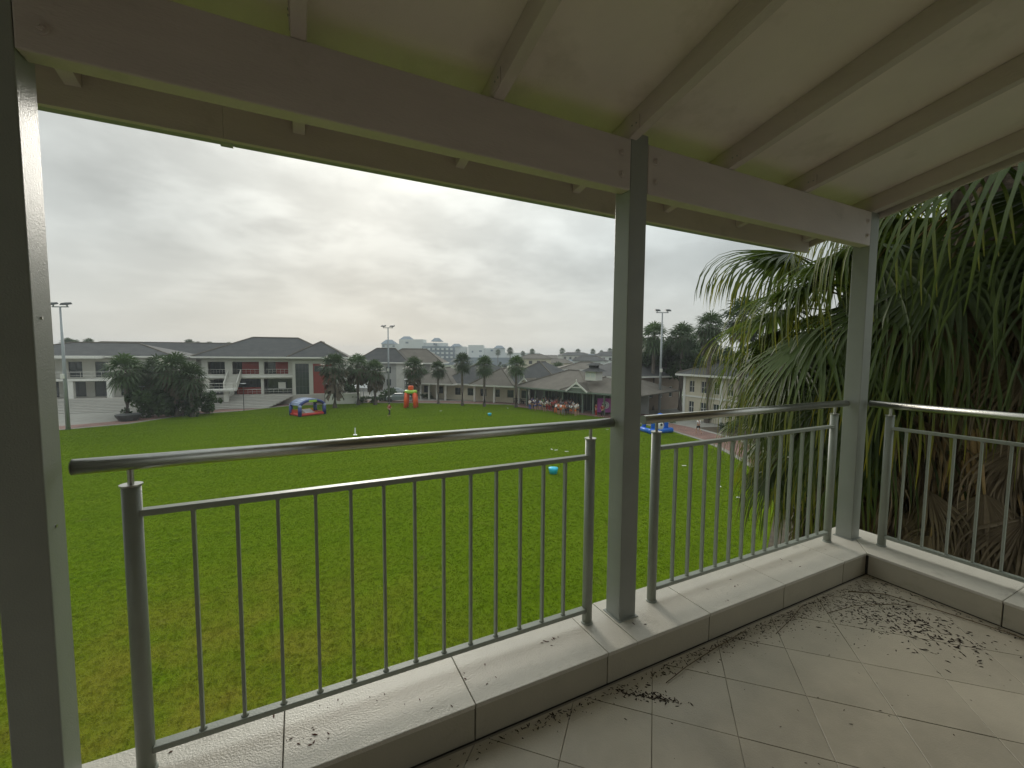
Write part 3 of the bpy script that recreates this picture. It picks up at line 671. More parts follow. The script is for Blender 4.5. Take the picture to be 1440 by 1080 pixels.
mb = MB(); mb.tube([(16.4,-3.3,T+1),(20.6,-8.6,1.0)], .045, 6)
for k in range(5): q = k/4; mb.tube([(16.4+4.2*q,-3.3-5.3*q,T*(1-q)),(16.4+4.2*q,-3.3-5.3*q,T*(1-q)+1)], .03, 5)
o = obj('handrail', mb, M['steel'], sb); o['kind'] = 'stuff'

# ---- link roof between them
b1b, Wb = place('school_building', 215, 78, 345, 82, 'long dark roofed wing linking the left building and the red panelled one')
ze = EZ-1.0; ops = [(x, x+1.8, 4.6, 6.4) for x in np.arange(1.2, Wb-2, 3.4)]
wl = MB(); cells(wl, -4, Wb, 0, ze, 0, .3, ops); obj('wall', wl, M['wall_w'], b1b)
for o_ in ops: window(b1b, *o_, .12, 2, 1)
hip(b1b, -16, Wb+3, 0, 11, ze, EZ+1.75, M['slate'], .8)

# ---- building right of the centre one
b3, W3 = place('hall_building', 508, 92, 600, 92, 'two storey grey building with grey hipped roof behind the tall floodlight mast')
ze = Zat(560, 509, 92); ops = [(1+k*2.2, 2+k*2.2, z, z+1.4) for k in range(3) for z in (ze-2.4, ze-5.1)]
wl = MB(); cells(wl, -.5, 9.4, 0, ze, 0, .3, ops); wl.box(9.1, 9.4, .3, 9, 0, ze); cells(wl, 9.4, W3+2, 0, ze-.1, 2.5, 2.8, [(10.5,12,ze-5,ze-3.4)])
obj('wall', wl, M['wall_g'], b3); obj('pillar', MB().box(7.6, 9.2, -.3, -.005, 0, ze), M['wall_w'], b3)
for o_ in ops: window(b3, *o_, .1, 2, 2)
hip(b3, -.5, 9.6, 0, 6, ze, Zat(560, 490, 96), M['slate'], .8)
hip(b3, 4, W3+2.6, 1.2, 8.4, ze-.1, Zat(600, 491, 100), M['tan'], .8)

# ---- long low pale building with several hip roofs
b5, W5 = place('low_building', 588, 80, 742, 71, 'long single storey cream building with brown hipped roofs behind the row of palms')
ze = EZ-5.25
ops = [(1.2+k*3.1, 2.4+k*3.1, 1.0, 2.3) for k in range(2)]+[(8.0+k*2.6, 9.2+k*2.6, .9, 2.2) for k in range(6)]
wl = MB(); cells(wl, 0, W5, 0, ze, 0, .3, ops); wl.box(0, .3, .3, 8, 0, ze); obj('wall', wl, M['wall_c'], b5)
for o_ in ops: window(b5, *o_, .1, 2, 2)
for k in range(5): obj('column', MB().box(.0+k*1.75, .28+k*1.75, -1.9, -1.62, 0, ze-.3), M['trim'], b5)
obj('porch_beam', MB().box(-.2, 7.4, -2.0, -1.6, ze-.3, ze-.02), M['trim'], b5)
for k in range(3): obj('column', MB().box(12.6+k*1.9, 12.9+k*1.9, -1.4, -1.1, 0, ze-.3), M['trim'], b5)
obj('porch_beam', MB().box(12.4, 17.0, -1.5, -1.0, ze-.3, ze-.02), M['trim'], b5)
hip(b5, -.2, 8.5, -1.9, 9, ze, Zat(650, 517, 80), M['tan'], .4, name='roof')
hip(b5, 5.5, 16, -.2, 13, ze+.01, Zat(670, 508, 84), M['slate'], .5)
hip(b5, 12.3, 20, -1.4, 9, ze+.02, Zat(690, 517, 78), M['tan'], .4)
hip(b5, 16, W5+6, -.2, 15, ze+.03, Zat(730, 508, 80), M['slate'], .5)

# ---- pavilion with green posts, gablets and a cupola
b6, W6 = place('pavilion', 738, 67.5, 885, 55, 'open fronted pavilion with brown roof, green grey posts and a little white cupola')
ze = 3.15
def gable(p, x, y, w_, h, z, dep, m):
    mb = MB(); mb.add([(x-w_/2-.25,y,z-.05),(x,y,z+h),(x+w_/2+.25,y,z-.05),(x-w_/2-.25,y+dep,z-.05),(x,y+dep,z+h),(x+w_/2+.25,y+dep,z-.05)], [(0,1,4,3),(1,2,5,4)])
    g_ = obj('gable_roof', mb, M['tan'], p)
    t_ = MB(); t_.bar((x-w_/2-.3,y-.05,z-.1),(x,y-.05,z+h),.08,.22); t_.bar((x,y-.05,z+h),(x+w_/2+.3,y-.05,z-.1),.08,.22); t_.bar((x,y-.05,z+h-.3),(x,y-.05,z+h+.5),.1,.1)
    t_.bar((x-w_*.28,y-.02,z+h*.42),(x+w_*.28,y-.02,z+h*.42),.06,.12); o = obj('barge_trim', t_, M['trim'], g_); o['kind'] = 'stuff'
    f_ = MB(); f_.add([(x-w_/2,y+.15,z),(x+w_/2,y+.15,z),(x,y+.15,z+h-.12)], [(0,1,2)]); obj('gable_face', f_, m, g_)
obj('back_wall', MB().box(-4, W6, 5.5, 5.8, 0, ze-.3), M['wall_g'], b6)
for k in range(int(W6/1.75)):
    x = .4+k*1.75
    if 4 < x < 9.5 and k % 2: continue
    obj('post', MB().box(x, x+.2, -.1, .1, 0, ze-.35), M['green'], b6)
for k in range(5): window(b6, 2.2+k*2.4, 4.2+k*2.4, .1, ze-.6, 2.4, 3, 1, 'green')
obj('eave_beam', MB().box(-.4, W6+.3, -.15, .15, ze-.35, ze-.02), M['green'], b6)
obj('paving_slab', MB().box(-1, W6+1, -1.5, 6, .031, .06), M['brick'], b6)
hip(b6, -.6, 12, 0, 10.5, ze+.01, Zat(800, 521, 66), M['tan'], .9, trim=False)
hip(b6, 8.5, W6+1, 0, 10.5, ze+.02, Zat(850, 525, 60), M['tan'], .9, trim=False)
obj('eave_gutter', MB().box(-1.4, W6+1.8, -1.0, -.88, ze-.2, ze-.02), M['green'], b6)
gable(b6, 10.6, -1.0, 3.0, 1.15, ze+.05, 4, M['green'])
gable(b6, -1.6, 1.6, 2.6, 1.3, ze-.1, 4, M['wall_c'])
for k in range(2): obj('post', MB().box(-2.9+k*2.4, -2.75+k*2.4, 1.6, 1.8, 0, ze-.1), M['trim'], b6)
cu = D(835, 60); 
mtx = Matrix.Rotation(-b6.rotation_euler[2], 2); cl_ = mtx @ (cu-Vector((b6.location.x, b6.location.y)))
cx, cy = cl_.x, cl_.y; z0 = Zat(840, 526, 61)
c_ = MB(); c_.box(cx-.85, cx+.85, cy-.85, cy+.85, z0-.8, z0+.45); cb = obj('cupola', c_, M['trim'], b6)
for sx in (-.42, .42): obj('cupola_window', MB().box(cx+sx-.3, cx+sx+.3, cy-.87, cy-.852, z0-.35, z0+.3), M['hotel'], cb)
def pyr(mb, x, y, w_, z, h): mb.add([(x-w_,y-w_,z),(x+w_,y-w_,z),(x+w_,y+w_,z),(x-w_,y+w_,z),(x-w_*.3,y-w_*.3,z+h),(x+w_*.3,y-w_*.3,z+h),(x+w_*.3,y+w_*.3,z+h),(x-w_*.3,y+w_*.3,z+h)], [(0,1,5,4),(1,2,6,5),(2,3,7,6),(3,0,4,7),(4,5,6,7),(3,2,1,0)]); return mb
c2_ = pyr(MB(), cx, cy, 1.35, z0+.45, .55); obj('cupola_roof', c2_, M['slate'], cb)
obj('cupola_top', pyr(MB().box(cx-.5,cx+.5,cy-.5,cy+.5,z0+1.0,z0+1.3), cx, cy, .8, z0+1.3, .35), M['slate'], cb)
b6b, _ = place('hall_building', 788, 82, 870, 82, 'brown hip roofed hall behind the pavilion with the cupola')
obj('wall', MB().box(0, 22, 0, 8, 0, Zat(830, 520, 82)), M['wall_w'], b6b); hip(b6b, 0, 11, 0, 9, Zat(830,519,82), Zat(806,509,86), M['tan'], .6); hip(b6b, 11.5, 24, 1, 9, Zat(850,518,82), Zat(860,514,86), M['slate'], .6)

# ---- buildings on the right, seen past the dark trees
b7, W7 = place('hall_building', 890, 62, 955, 66, 'brown walled building in the shade of the dark trees')
ops = [(1.2+k*2.0, 1.9+k*2.0, 1.9, 3.5) for k in range(4)]
wl = MB(); cells(wl, -3, W7, 0, 5.2, 0, .3, ops); obj('wall', wl, M['wall_b'], b7)
for o_ in ops: window(b7, *o_, .1, 1, 2, 'trim')
hip(b7, -3, W7, 0, 9, 5.2, 7.6, M['slate'], .6)
b8, W8 = place('cream_building', 962, 56, 1100, 44, 'cream and yellow two storey building with white framed windows behind the tree trunks')
ops = [(.9+k*1.9, 1.75+k*1.9, z, z+1.5) for k in range(9) for z in (3.55, .9)]
wl = MB(); cells(wl, 0, W8, 0, 5.9, 0, .3, ops); wl.box(0, .3, .3, 8, 0, 5.9); obj('wall', wl, M['wall_c'], b8)
for o_ in ops: window(b8, *o_, .08, 2, 2, 'trim', t=.05)
obj('string_course', MB().box(-.1, W8, -.08, -.003, 2.95, 3.15), M['trim'], b8)
for k in range(3): obj('pilaster', MB().box(.0+k*5.7, .35+k*5.7, -.09, -.004, .0, 5.9), M['trim'], b8)
hip(b8, 0, W8, 0, 9, 5.9, 8.2, M['slate'], .7)
b9, W9 = place('pink_building', 1105, 33, 1210, 27, 'pale building with a brown roof half hidden behind the drooping palm leaves')
ops = [(1+k*2.4, 2.1+k*2.4, z, z+1.5) for k in range(5) for z in (1.0, 4.0)]
wl = MB(); cells(wl, 0, W9+4, 0, 6.6, 0, .3, ops); obj('wall', wl, M['wall_w'], b9)
for o_ in ops: window(b9, *o_, .08, 2, 2, 'trim', t=.05)
hip(b9, 0, W9+4, 0, 9, 6.6, 8.9, M['tan'], .7)

# ---- hotel like white block far behind
bh, WH = place('hotel_block', 536, 330, 712, 330, 'large white apartment block with blue grey roofs far behind the low buildings')
s = 330/600
def hx(px): return (px-536)*s
def hzz(py): return Zat(620, py, 330)
def hblock(x0, x1, top, y0=0, dep=14, m='hotel'): return obj('wing', MB().box(hx(x0), hx(x1), y0, y0+dep, 0, hzz(top)), M[m], bh)
def hroof(x0, x1, e, t, y0=-1):
    a, b = hx(x0), hx(x1); mb = MB(); mb.add([(a,y0,hzz(e)),(b,y0,hzz(e)),(b,y0+12,hzz(e)),(a,y0+12,hzz(e)),(a+(b-a)*.25,y0+5,hzz(t)),(b-(b-a)*.3,y0+5,hzz(t))], [(0,1,5,4),(1,2,5),(2,3,4,5),(3,0,4),(3,2,1,0)]); obj('roof', mb, M['blueroof'], bh)
hblock(537,563,484); hroof(536,556,484,478); hblock(563,596,477.5,-3); hroof(562,580,478,473); hblock(594.5,627,482,-1); hroof(606,621,480,475)
hblock(596,640,487,-6,m='blueroof'); hblock(627,655,487,0); hroof(634,649,487,483); hblock(659,680,485,-4); hblock(680,710,489,0); hroof(694,710,489,485); hblock(704,760,495,6); hblock(640,720,502,-12,m='blueroof')
for k in range(9):
    for py in (489.5, 495, 500.5):
        x = hx(598+k*6.2); obj('balcony', MB().box(x, x+1.6, -7.2, -6.003, hzz(py+2.6), hzz(py)), M['hotel'], bh)
for px, py, w_ in ((572,481,4),(540,486,3),(546,486,3),(554,486,3),(664,493,2),(674,492,4),(674,499,4),(690,491,3),(700,491,3),(585,490,3),(612,483,3),(706,505,2)):
    o_ = obj('window', MB().box(hx(px), hx(px+w_), -7.6 if 596<px<640 else (-4.1 if 659<px<680 else -3.1), -3.0 if px<596 else (-4.003 if 659<px<680 else -.4), hzz(py+2.4), hzz(py)), M['blueroof'], bh)

# ---- far town
rr = random.Random(11)
def house(px, dep, wm, hm, hue, label):
    r, _ = place('far_house', px, dep, px+8, dep, label); r['group'] = 'small houses of the hazy far town'
    r.rotation_euler[2] += rr.uniform(-.4,.4)
    obj('wall', MB().box(0, wm, 0, 8, 0, hm), M[hue], r)
    hip(r, 0, wm, 0, 8, hm, hm+rr.uniform(1.2,2.2), M[rr.choice(['tan','slate','blueroof'])], .5, trim=False)
    for k in range(int(wm/3.4)):
        obj('window', MB().box(1+k*3.2, 2.3+k*3.2, -.06, -.003, hm-2.2, hm-.9), M['frame'], r)
ordn = ['first','second','third','fourth','fifth','sixth','seventh','eighth','ninth','tenth','eleventh','twelfth','thirteenth','fourteenth','fifteenth','sixteenth','seventeenth','eighteenth','nineteenth','twentieth']
for k, px in enumerate(sorted(rr.uniform(715, 862) for _ in range(20))):
    hu = rr.choice(['hotel','wall_c','wall_w'])
    house(px, rr.uniform(170, 560), rr.uniform(12, 24), rr.uniform(4, 8.0), hu, '%s far house from the left of the hazy town between white block and middle post' % ordn[k])
for k, px in enumerate(sorted(rr.uniform(40, 520) for _ in range(8))):
    house(px, rr.uniform(170, 350), rr.uniform(9, 16), rr.uniform(3, 5), 'wall_w', '%s low house from the left hidden beyond the school roofs' % ordn[k])

# ================================================================== PALMS CLOSE TO THE BALCONY
def leaf_mat(name, c, c2, tip, transl=.35, rough=.42, tipamt=.8):
    m = mat(name, c, rough, .2, 3.0, c2=c2, transl=transl, obj_rand=.3, spec=.35)
    t = m.node_tree; n = t.nodes; l = t.links
    at = n.new('ShaderNodeAttribute'); at.attribute_name = 'tipness'
    oi = n.new('ShaderNodeObjectInfo'); mr = n.new('ShaderNodeMapRange'); mr.inputs[1].default_value = .35; mr.inputs[2].default_value = 1; mr.inputs[4].default_value = tipamt; l.new(oi.outputs['Random'], mr.inputs[0])
    mm = n.new('ShaderNodeMath'); mm.operation = 'MULTIPLY'; l.new(at.outputs['Fac'], mm.inputs[0]); l.new(mr.outputs[0], mm.inputs[1])
    hs = [x for x in n if x.bl_idname == 'ShaderNodeHueSaturation']
    src = n['Principled BSDF'].inputs['Base Color'].links[0].from_socket
    mx = n.new('ShaderNodeMix'); mx.data_type = 'RGBA'; l.new(mm.outputs[0], mx.inputs[0]); l.new(src, mx.inputs[6]); mx.inputs[7].default_value = (*tip, 1)
    l.new(mx.outputs[2], n['Principled BSDF'].inputs['Base Color'])
    for h in hs:
        if h.outputs[0].links and h.outputs[0].links[0].to_node.bl_idname == 'ShaderNodeBsdfTranslucent':
            l.new(mx.outputs[2], h.inputs['Color'])
    return m
M['frond'] = leaf_mat('green_fan_frond', (.058,.088,.020), (.115,.150,.042), (.36,.29,.03))
M['dead'] = leaf_mat('dead_fan_frond', (.12,.085,.048), (.25,.185,.11), (.34,.27,.17), .12, .7)
M['petiole'] = mat('palm_petiole', (.16,.15,.05), .5, .3, 6, c2=(.22,.13,.05), obj_rand=.3)
M['petiole_dead'] = mat('dry_palm_petiole', (.30,.18,.075), .7, .3, 6, c2=(.48,.32,.15), obj_rand=.35)
M['trunk'] = mat('fibrous_palm_trunk', (.09,.065,.045), .95, .4, 6, .8, 25, stretch=(1,1,3))

def frond_mesh(elev, seed, Lp=1.25, Lb=.95, free=.75, nseg=38, droop=1.0, fold=.0, mats=('frond','petiole'), span=R(250), spread=1.0, curl=0, pw=.028):
    r_ = random.Random(seed); mb = MB(); tips = []
    # petiole: arches from the crown, starting at elevation `elev`
    p = Vector((.1, 0, 0)); e = elev; pts = [p.copy()]; n = 7
    for k in range(n):
        d = Vector((math.cos(e), 0, math.sin(e))); p = p+d*(Lp/n); pts.append(p.copy()); e -= R(5.5)*droop*(1 if e > R(-80) else 0)
    mb.mi = 1; mb.tube(pts, [pw*(1-.5*k/n) for k in range(n+1)], 5, flat=.55); tips += [0]*(len(mb.v)-len(tips)); mb.mi = 0
    hub = pts[-1]; fdir = Vector((math.cos(e), 0, math.sin(e))); side = Vector((0, 1, 0)); nrm_ = fdir.cross(side).normalized()
    if nrm_.z < 0: nrm_ = -nrm_
    for i in range(nseg):
        u = (i/(nseg-1)-.5); phi = u*span*spread
        Ls = Lb*(1.0-.32*abs(u*2)**2)*r_.uniform(.92,1.06); Lf = free*r_.uniform(.75,1.25)
        # costapalmate: centre of the fan keels down with the rib
        d = (fdir*math.cos(phi)+side*math.sin(phi)-nrm_*(.10+.35*fold*abs(math.sin(phi)))).normalized()
        q = hub.copy(); steps = 9; w0 = .006
        base_w = span*spread/nseg*Ls*.52
        tot = Ls+Lf; pn = []; 
        twist = r_.uniform(-.5,.5); sv = r_.uniform(.7,1.15)
        for k in range(steps+1):
            f = k/steps; pn.append((q.copy(), d.copy(), f))
            L_ = tot/steps
            # gravity bend: stiff near the hub, limp beyond the split
            g_ = (.03+1.05*max(0, f-.38)**.9)*droop
            bl = 0 if f < .36 else min(.62, (f-.30)*1.25)*droop*sv
            d = (d*(1-bl)+Vector((r_.uniform(-.04,.04), r_.uniform(-.04,.04), -.05*droop))+Vector((0,0,-1))*bl).normalized()
            q = q+d*L_
        prev = None
        for (c, dd, f) in pn:
            sdir = dd.cross(nrm_)
            if sdir.length < .2: sdir = dd.cross(Vector((math.sin(phi+twist), math.cos(phi+twist), .3)))
            sdir.normalize(); un = sdir.cross(dd).normalized()
            frac = Ls/tot
            if f <= frac*.85: wd = w0+(base_w*1.25-w0)*(f/(frac*.85))
            else: wd = base_w*1.25*max(.05, (1-(f-frac*.85)/(1-frac*.85)))
            wd = min(wd, .030 if f < .34 else .030-(.030-.0115)*min(1, (f-.34)/.16))
            a = c-sdir*wd+un*wd*.45; b = c+sdir*wd+un*wd*.45
            o = len(mb.v); mb.v += [tuple(a), tuple(c), tuple(b)]; tips += [max(0, (f-.55)/.45)]*3
            if prev is not None:
                mb.f += [(prev, prev+1, o+1, o), (prev+1, prev+2, o+2, o+1)]; mb.m += [0, 0]
            prev = o
    me = mb.mesh('frond', True); at = me.attributes.new('tipness', 'FLOAT', 'POINT'); at.data.foreach_set('value', tips)
    me.materials.append(M[mats[0]]); me.materials.append(M[mats[1]]); return me
ELEVS = [75, 58, 42, 26, 10, -8, -26, -44, -60]
green = {e: [frond_mesh(R(e), 100+e*3+s, Lp=1.15+.1*s, Lb=.72, free=1.05, nseg=46, fold=.3*s, droop=1.0) for s in range(4)] for e in ELEVS}
dead2 = [frond_mesh(R(-78), 700+s, Lp=1.5, Lb=.6, free=.45, nseg=24, mats=('dead','petiole_dead'), spread=.5, fold=1.2, droop=1.0, pw=.036) for s in range(3)]
dead = {e: [frond_mesh(R(e), 500+e*3+s, Lp=1.0, Lb=.75, free=.45, nseg=26, mats=('dead','petiole_dead'), spread=.6, fold=1.2, droop=1.1) for s in range(3)] for e in (-35, -55, -70, -82)}
def palm(x, y, zc, label, nlive, ndead, zlow, scale=1.0, seed=1, trunk_r=.2, azr=None, emin=-60, emax=75, deadlow=None):
    r_ = random.Random(seed); root = empty('palm_tree', (x, y, 0), 0, label, 'palm', 'fan palms growing beside the balcony')
    tb = MB(); tb.tube([(0,0,0),(0,0,zc*.5),(0,0,zc+.1)], [trunk_r*1.5, trunk_r*1.15, trunk_r], 14); obj('trunk', tb, M['trunk'], root, smooth=True)
    for k in range(nlive):
        f = k/nlive; e = emax+(emin-emax)*(f**.85)+r_.uniform(-8,8); ek = min(ELEVS, key=lambda q: abs(q-e))
        a = k*2.39996+r_.uniform(-.2,.2)
        if azr is not None: a = azr[0]+(azr[1]-azr[0])*((k*.618)%1)
        o = link('frond', r_.choice(green[ek]), root, (0, 0, zc-.55*f*scale)); s_ = scale*r_.uniform(.88,1.12)
        o.scale = (s_, s_, s_); o.rotation_euler = (r_.uniform(-.1,.1), r_.uniform(-.08,.08), a)
    for k in range(ndead):
        f = k/max(1, ndead-1); z = zc-.5*scale-(zc-.5-zlow)*f
        ek = r_.choice((-35,-55) if f < .15 else (-55,-70,-82)); a = k*2.39996+r_.uniform(-.3,.3)
        o = link('dead_frond', r_.choice(dead[ek]), root, (trunk_r*.7*math.cos(a), trunk_r*.7*math.sin(a), z)); s_ = scale*r_.uniform(.7,1.05)
        o.scale = (s_, s_, s_); o.rotation_euler = (r_.uniform(-.15,.15), r_.uniform(-.15,.15), a)
    return root
def PP(px, py, dep): v = D(px, dep); return v.x, v.y, Zat(px, py, dep)
x, y, z = PP(1365, 215, 5.2); palm(x, y, z, 'tall fan palm at right whose fronds hang in a curtain past the roof edge', 30, 120, EZ-2.9, 1.0, 3, .3, emin=-44)
x, y, z = PP(1225, 432, 6.8); palm(x, y, z, 'fan palm behind the corner post with long drooping green frond tips', 40, 34, EZ-3.8, 1.08, 5, .2, emin=-52)
x, y, z = PP(1152, 580, 7.8); palm(x, y, z, 'lower fan palm left of the corner post with yellowing frond ends', 28, 24, EZ-5, .76, 8, .17)
x, y, z = PP(1640, 545, 4.9); palm(x, y, z, 'low fan palm at the right frame edge behind the side railing', 30, 20, EZ-3.5, .85, 12, .2)
x, y, z = PP(1480, 330, 8.2); palm(x, y, z, 'rear fan palm closing the view at the right behind the curtain of fronds', 20, 30, EZ-4.5, 1.15, 23, .24)
x, y, z = PP(1300, 560, 7.2); palm(x, y, z, 'brown skirted palm trunk behind the side railing, mostly dry fronds', 10, 90, EZ-4.2, 1.0, 29, .28, emin=20)

tp = [o for o in col.objects if o.name.startswith('palm_tree') and o.get('label','').startswith('tall fan palm')][0]
sr = random.Random(77)
for k in range(34):
    a = sr.uniform(math.pi*.55, math.pi*1.65); o = link('dry_stalk', sr.choice(dead2), tp, (.22*math.cos(a)+sr.uniform(-.05,.05), .22*math.sin(a), sr.uniform(EZ-.75, EZ+.15)))
    s_ = sr.uniform(.75,1.1); o.scale = (s_,s_,s_); o.rotation_euler = (sr.uniform(-.12,.12), sr.uniform(-.18,.12), a)
# ================================================================== PALMS AROUND THE LAWN
M['mfrond'] = leaf_mat('palm_crown_leaves', (.036,.062,.024), (.070,.105,.040), (.10,.11,.05), .25, .5)
M['mdead'] = mat('palm_skirt_leaves', (.075,.062,.040), .9, .3, 3, c2=(.13,.105,.07), obj_rand=.2)
M['mtrunk'] = mat('palm_trunk_bark', (.13,.11,.09), .95, .3, 2, .4, 15, stretch=(1,1,5))
def crown_mesh(seed, Rc=2.1, nf=40):
    r_ = random.Random(seed); mb = MB(); tips = []
    for k in range(nf):
        f = k/nf; el = R(88-150*f**.85+r_.uniform(-8,8)); a = k*2.39996
        d = Vector((math.cos(el)*math.cos(a), math.cos(el)*math.sin(a), math.sin(el))); Lp = Rc*.42*r_.uniform(.8,1.15)
        hub = d*Lp+Vector((0,0,-.15*Lp)); mb.tube([(0,0,0), tuple(hub)], [.035,.02], 3, cap=False)
        sd = Vector((-math.sin(a), math.cos(a), 0)); nn_ = d.cross(sd)
        for i in range(11):
            ph = (i/10-.5)*R(200); dd = (d*math.cos(ph)+sd*math.sin(ph)); Ls = Rc*.62*(1-.3*abs(i/5-1))*r_.uniform(.85,1.1)
            w_ = Rc*.036; ws = dd.cross(nn_).normalized()*w_; m_ = hub+dd*Ls*.6+Vector((0,0,-.05*Ls)); e_ = hub+dd*Ls*1.12+Vector((0,0,-.42*Ls))
            mb.add([tuple(hub), tuple(m_-ws), tuple(m_+ws), tuple(e_)], [(0,1,2),(1,3,2)])
    me = mb.mesh('crown'); me.materials.append(M['mfrond']); return me
def skirt_mesh(seed, L_=1.6, r0=.35):
    r_ = random.Random(seed); mb = MB()
    for k in range(150):
        a = r_.uniform(0,6.28); z = -r_.uniform(.1, L_)*1.0; rr_ = r0*(1+.9*math.exp(z*1.3)); l_ = r_.uniform(.5,.95); w_ = r_.uniform(.03,.09)
        c = Vector((math.cos(a)*rr_*.5, math.sin(a)*rr_*.5, z+.3)); e = Vector((math.cos(a)*rr_*1.35, math.sin(a)*rr_*1.35, z-l_*.6)); s_ = Vector((-math.sin(a), math.cos(a), 0))*w_
        mb.add([tuple(c), tuple(e-s_), tuple(e+s_+Vector((0,0,r_.uniform(-.2,.2))))], [(0,1,2)])
    me = mb.mesh('skirt'); me.materials.append(M['mdead']); return me
crowns = [crown_mesh(s) for s in range(4)]; skirts = [skirt_mesh(s, 1.2+.5*s) for s in range(3)]
tr_me = MB().tube([(0,0,0),(.03,0,.35),(0,.03,.7),(0,0,1)], [.28,.2,.17,.16], 8).mesh('trunk', True); tr_me.materials.append(M['mtrunk'])
pk = [0]
def far_palm(px, pytop, dep, label, cr=2.0, skirt=1.0, base=0.0, lean=0):
    k = pk[0]; pk[0] += 1
    v = D(px, dep); s_ = cr/2.0; zt = Zat(px, pytop, dep)-1.35*s_
    root = empty('palm_tree', (v.x, v.y, base), random.uniform(0,6), label, 'palm', 'fan palms around the lawn')
    t_ = link('trunk', tr_me, root); t_.scale = (1.1*s_, 1.1*s_, zt-base)
    c_ = link('crown', crowns[k%4], root, (0,0,zt-base)); c_.scale = (s_, s_, s_)
    if skirt: q = link('skirt', skirts[k%3], root, (0,0,zt-base-.1)); q.scale = (s_*1.3*skirt, s_*1.3*skirt, s_*skirt)
    return root
far_palm(176,499,53,'palm beside the left steps, standing in the dark planter',2.6,.8)
far_palm(222,501,56,'left palm of the dense clump right of the far left steps',2.5,1.2)
far_palm(246,498,54,'central tallest palm of the clump right of the far left steps',2.7,1.2)
far_palm(268,512,54,'right palm of the clump nearest the red panelled building',2.4,1.2)
far_palm(196,512,57,'small palm behind the one beside the left steps',2.0,1)
far_palm(470,497,64,'palm with thick brown skirt in front of the red panels right end',2.5,1.6)
far_palm(503,499,68,'middle palm of three right of the red panelled building',2.4,1.6)
far_palm(527,507,68,'right palm of three, just left of the tall floodlight mast',2.2,1.5)
far_palm(582,502,72,'palm behind the orange inflatable arch',2.3,1.4)
far_palm(616,508,70,'short slender palm at the left end of the cream building',1.75,.5)
far_palm(650,497,68,'slender palm in front of the first dark roof of the cream building',1.95,.5)
far_palm(681,501,67,'slender palm in the middle of the cream building front',1.95,.6)
far_palm(726,501,66,'slender palm at the corner between the cream building and the pavilion',2.0,.5)
far_palm(771,513,108,'left of two darker palms behind the pavilion roof',3.0,.5)
far_palm(785,510,106,'right of two darker palms behind the pavilion roof',3.0,.6)
far_palm(918,455,64,'palm rising above the dark trees right of the middle post',2.7,.8)
far_palm(958,455,63,'palm rising from the middle of the dark trees by the right floodlight',2.7,.8)
far_palm(996,440,52,'pale skirted palm at the right end of the dark trees',2.3,1.2)
far_palm(1042,422,42,'palm half hidden by the drooping foreground fronds',2.5,1.2)
far_palm(1080,470,40,'rearmost palm between the foreground fronds and the cream building',2.5,1.6)
for i, (px, py, dep, cr) in enumerate([(98,476,130,3.2),(107,478,134,2.8),(127,477,130,3.0),(268,478,150,3.4),(280,481,150,2.8),(296,481,170,3.0),(323,482,160,2.6),(700,492,260,3),(717,489,230,3.4),(735,494,300,3),(748,491,260,3.2),(790,490,280,3.6),(812,491,300,3.6),(833,491,310,3.4),(845,493,330,3),(857,490,300,3.6)]):
    r_ = far_palm(px, py-.5, dep, 'tiny palm silhouette on the skyline %s' % ['at far left above the long roof, leftmost','at far left above the long roof, second','at far left above the long roof, third','left of the red panelled building, tallest','left of the red panelled building, second','left of the red panelled building, third','nearest the red panelled building roof','right of the white apartment block, first','right of the white apartment block, second','above the far houses, shortest','above the far houses left of the cupola','in line above the pavilion ridge','above the left edge of the cupola','just right of the cupola','between cupola and middle post','nearest the middle post'][i], cr*.72, .3)
    r_['group'] = 'tiny palms on the skyline'

# ================================================================== BROADLEAF TREES AND SHRUBS
M['leaf'] = leaf_mat('dark_tree_leaves', (.028,.055,.018), (.060,.098,.034), (.08,.11,.04), .2, .55)
M['leaf2'] = leaf_mat('shrub_leaves', (.032,.062,.022), (.065,.105,.036), (.09,.11,.04), .25, .55)
M['bark'] = mat('tree_bark', (.12,.10,.08), .95, .3, 2, .5, 12)
def foliage(seed, rx, ry, rz_, n, leaf=.28, clumps=22, name='crown', m='leaf'):
    r_ = random.Random(seed); mb = MB(); cl = []
    for k in range(clumps):
        a = r_.uniform(0,6.283); u = r_.uniform(-1,1); s = math.sqrt(1-u*u); q = r_.uniform(.45,.95)
        cl.append((Vector((rx*s*math.cos(a)*q, ry*s*math.sin(a)*q, rz_*u*q)), r_.uniform(.22,.42)*min(rx,ry,rz_)))
    for k in range(n):
        c, cr = cl[k % clumps]; d = Vector((r_.gauss(0,1), r_.gauss(0,1), r_.gauss(0,1))).normalized()*cr*r_.uniform(.6,1.1); p = c+d
        a = Vector((r_.gauss(0,1), r_.gauss(0,1), r_.gauss(0,.6))).normalized()*leaf*r_.uniform(.5,1); b = a.cross(Vector((r_.gauss(0,1), r_.gauss(0,1), r_.gauss(0,1)))).normalized()*leaf*.45
        mb.add([tuple(p-a), tuple(p+b), tuple(p+a), tuple(p-b)], [(0,1,2,3)])
    me = mb.mesh(name); me.materials.append(M[m]); return me
fol = [foliage(s, 2.4, 2.4, 1.9, 3600, .22) for s in range(3)]
shr = [foliage(40+s, 1.3, 1.1, .8, 1400, .12, 16, 'foliage', 'leaf2') for s in range(3)]
fcl = [foliage(70+s, 6, 5, 2.6, 1100, .5, 14, 'foliage', 'leaf2') for s in range(3)]
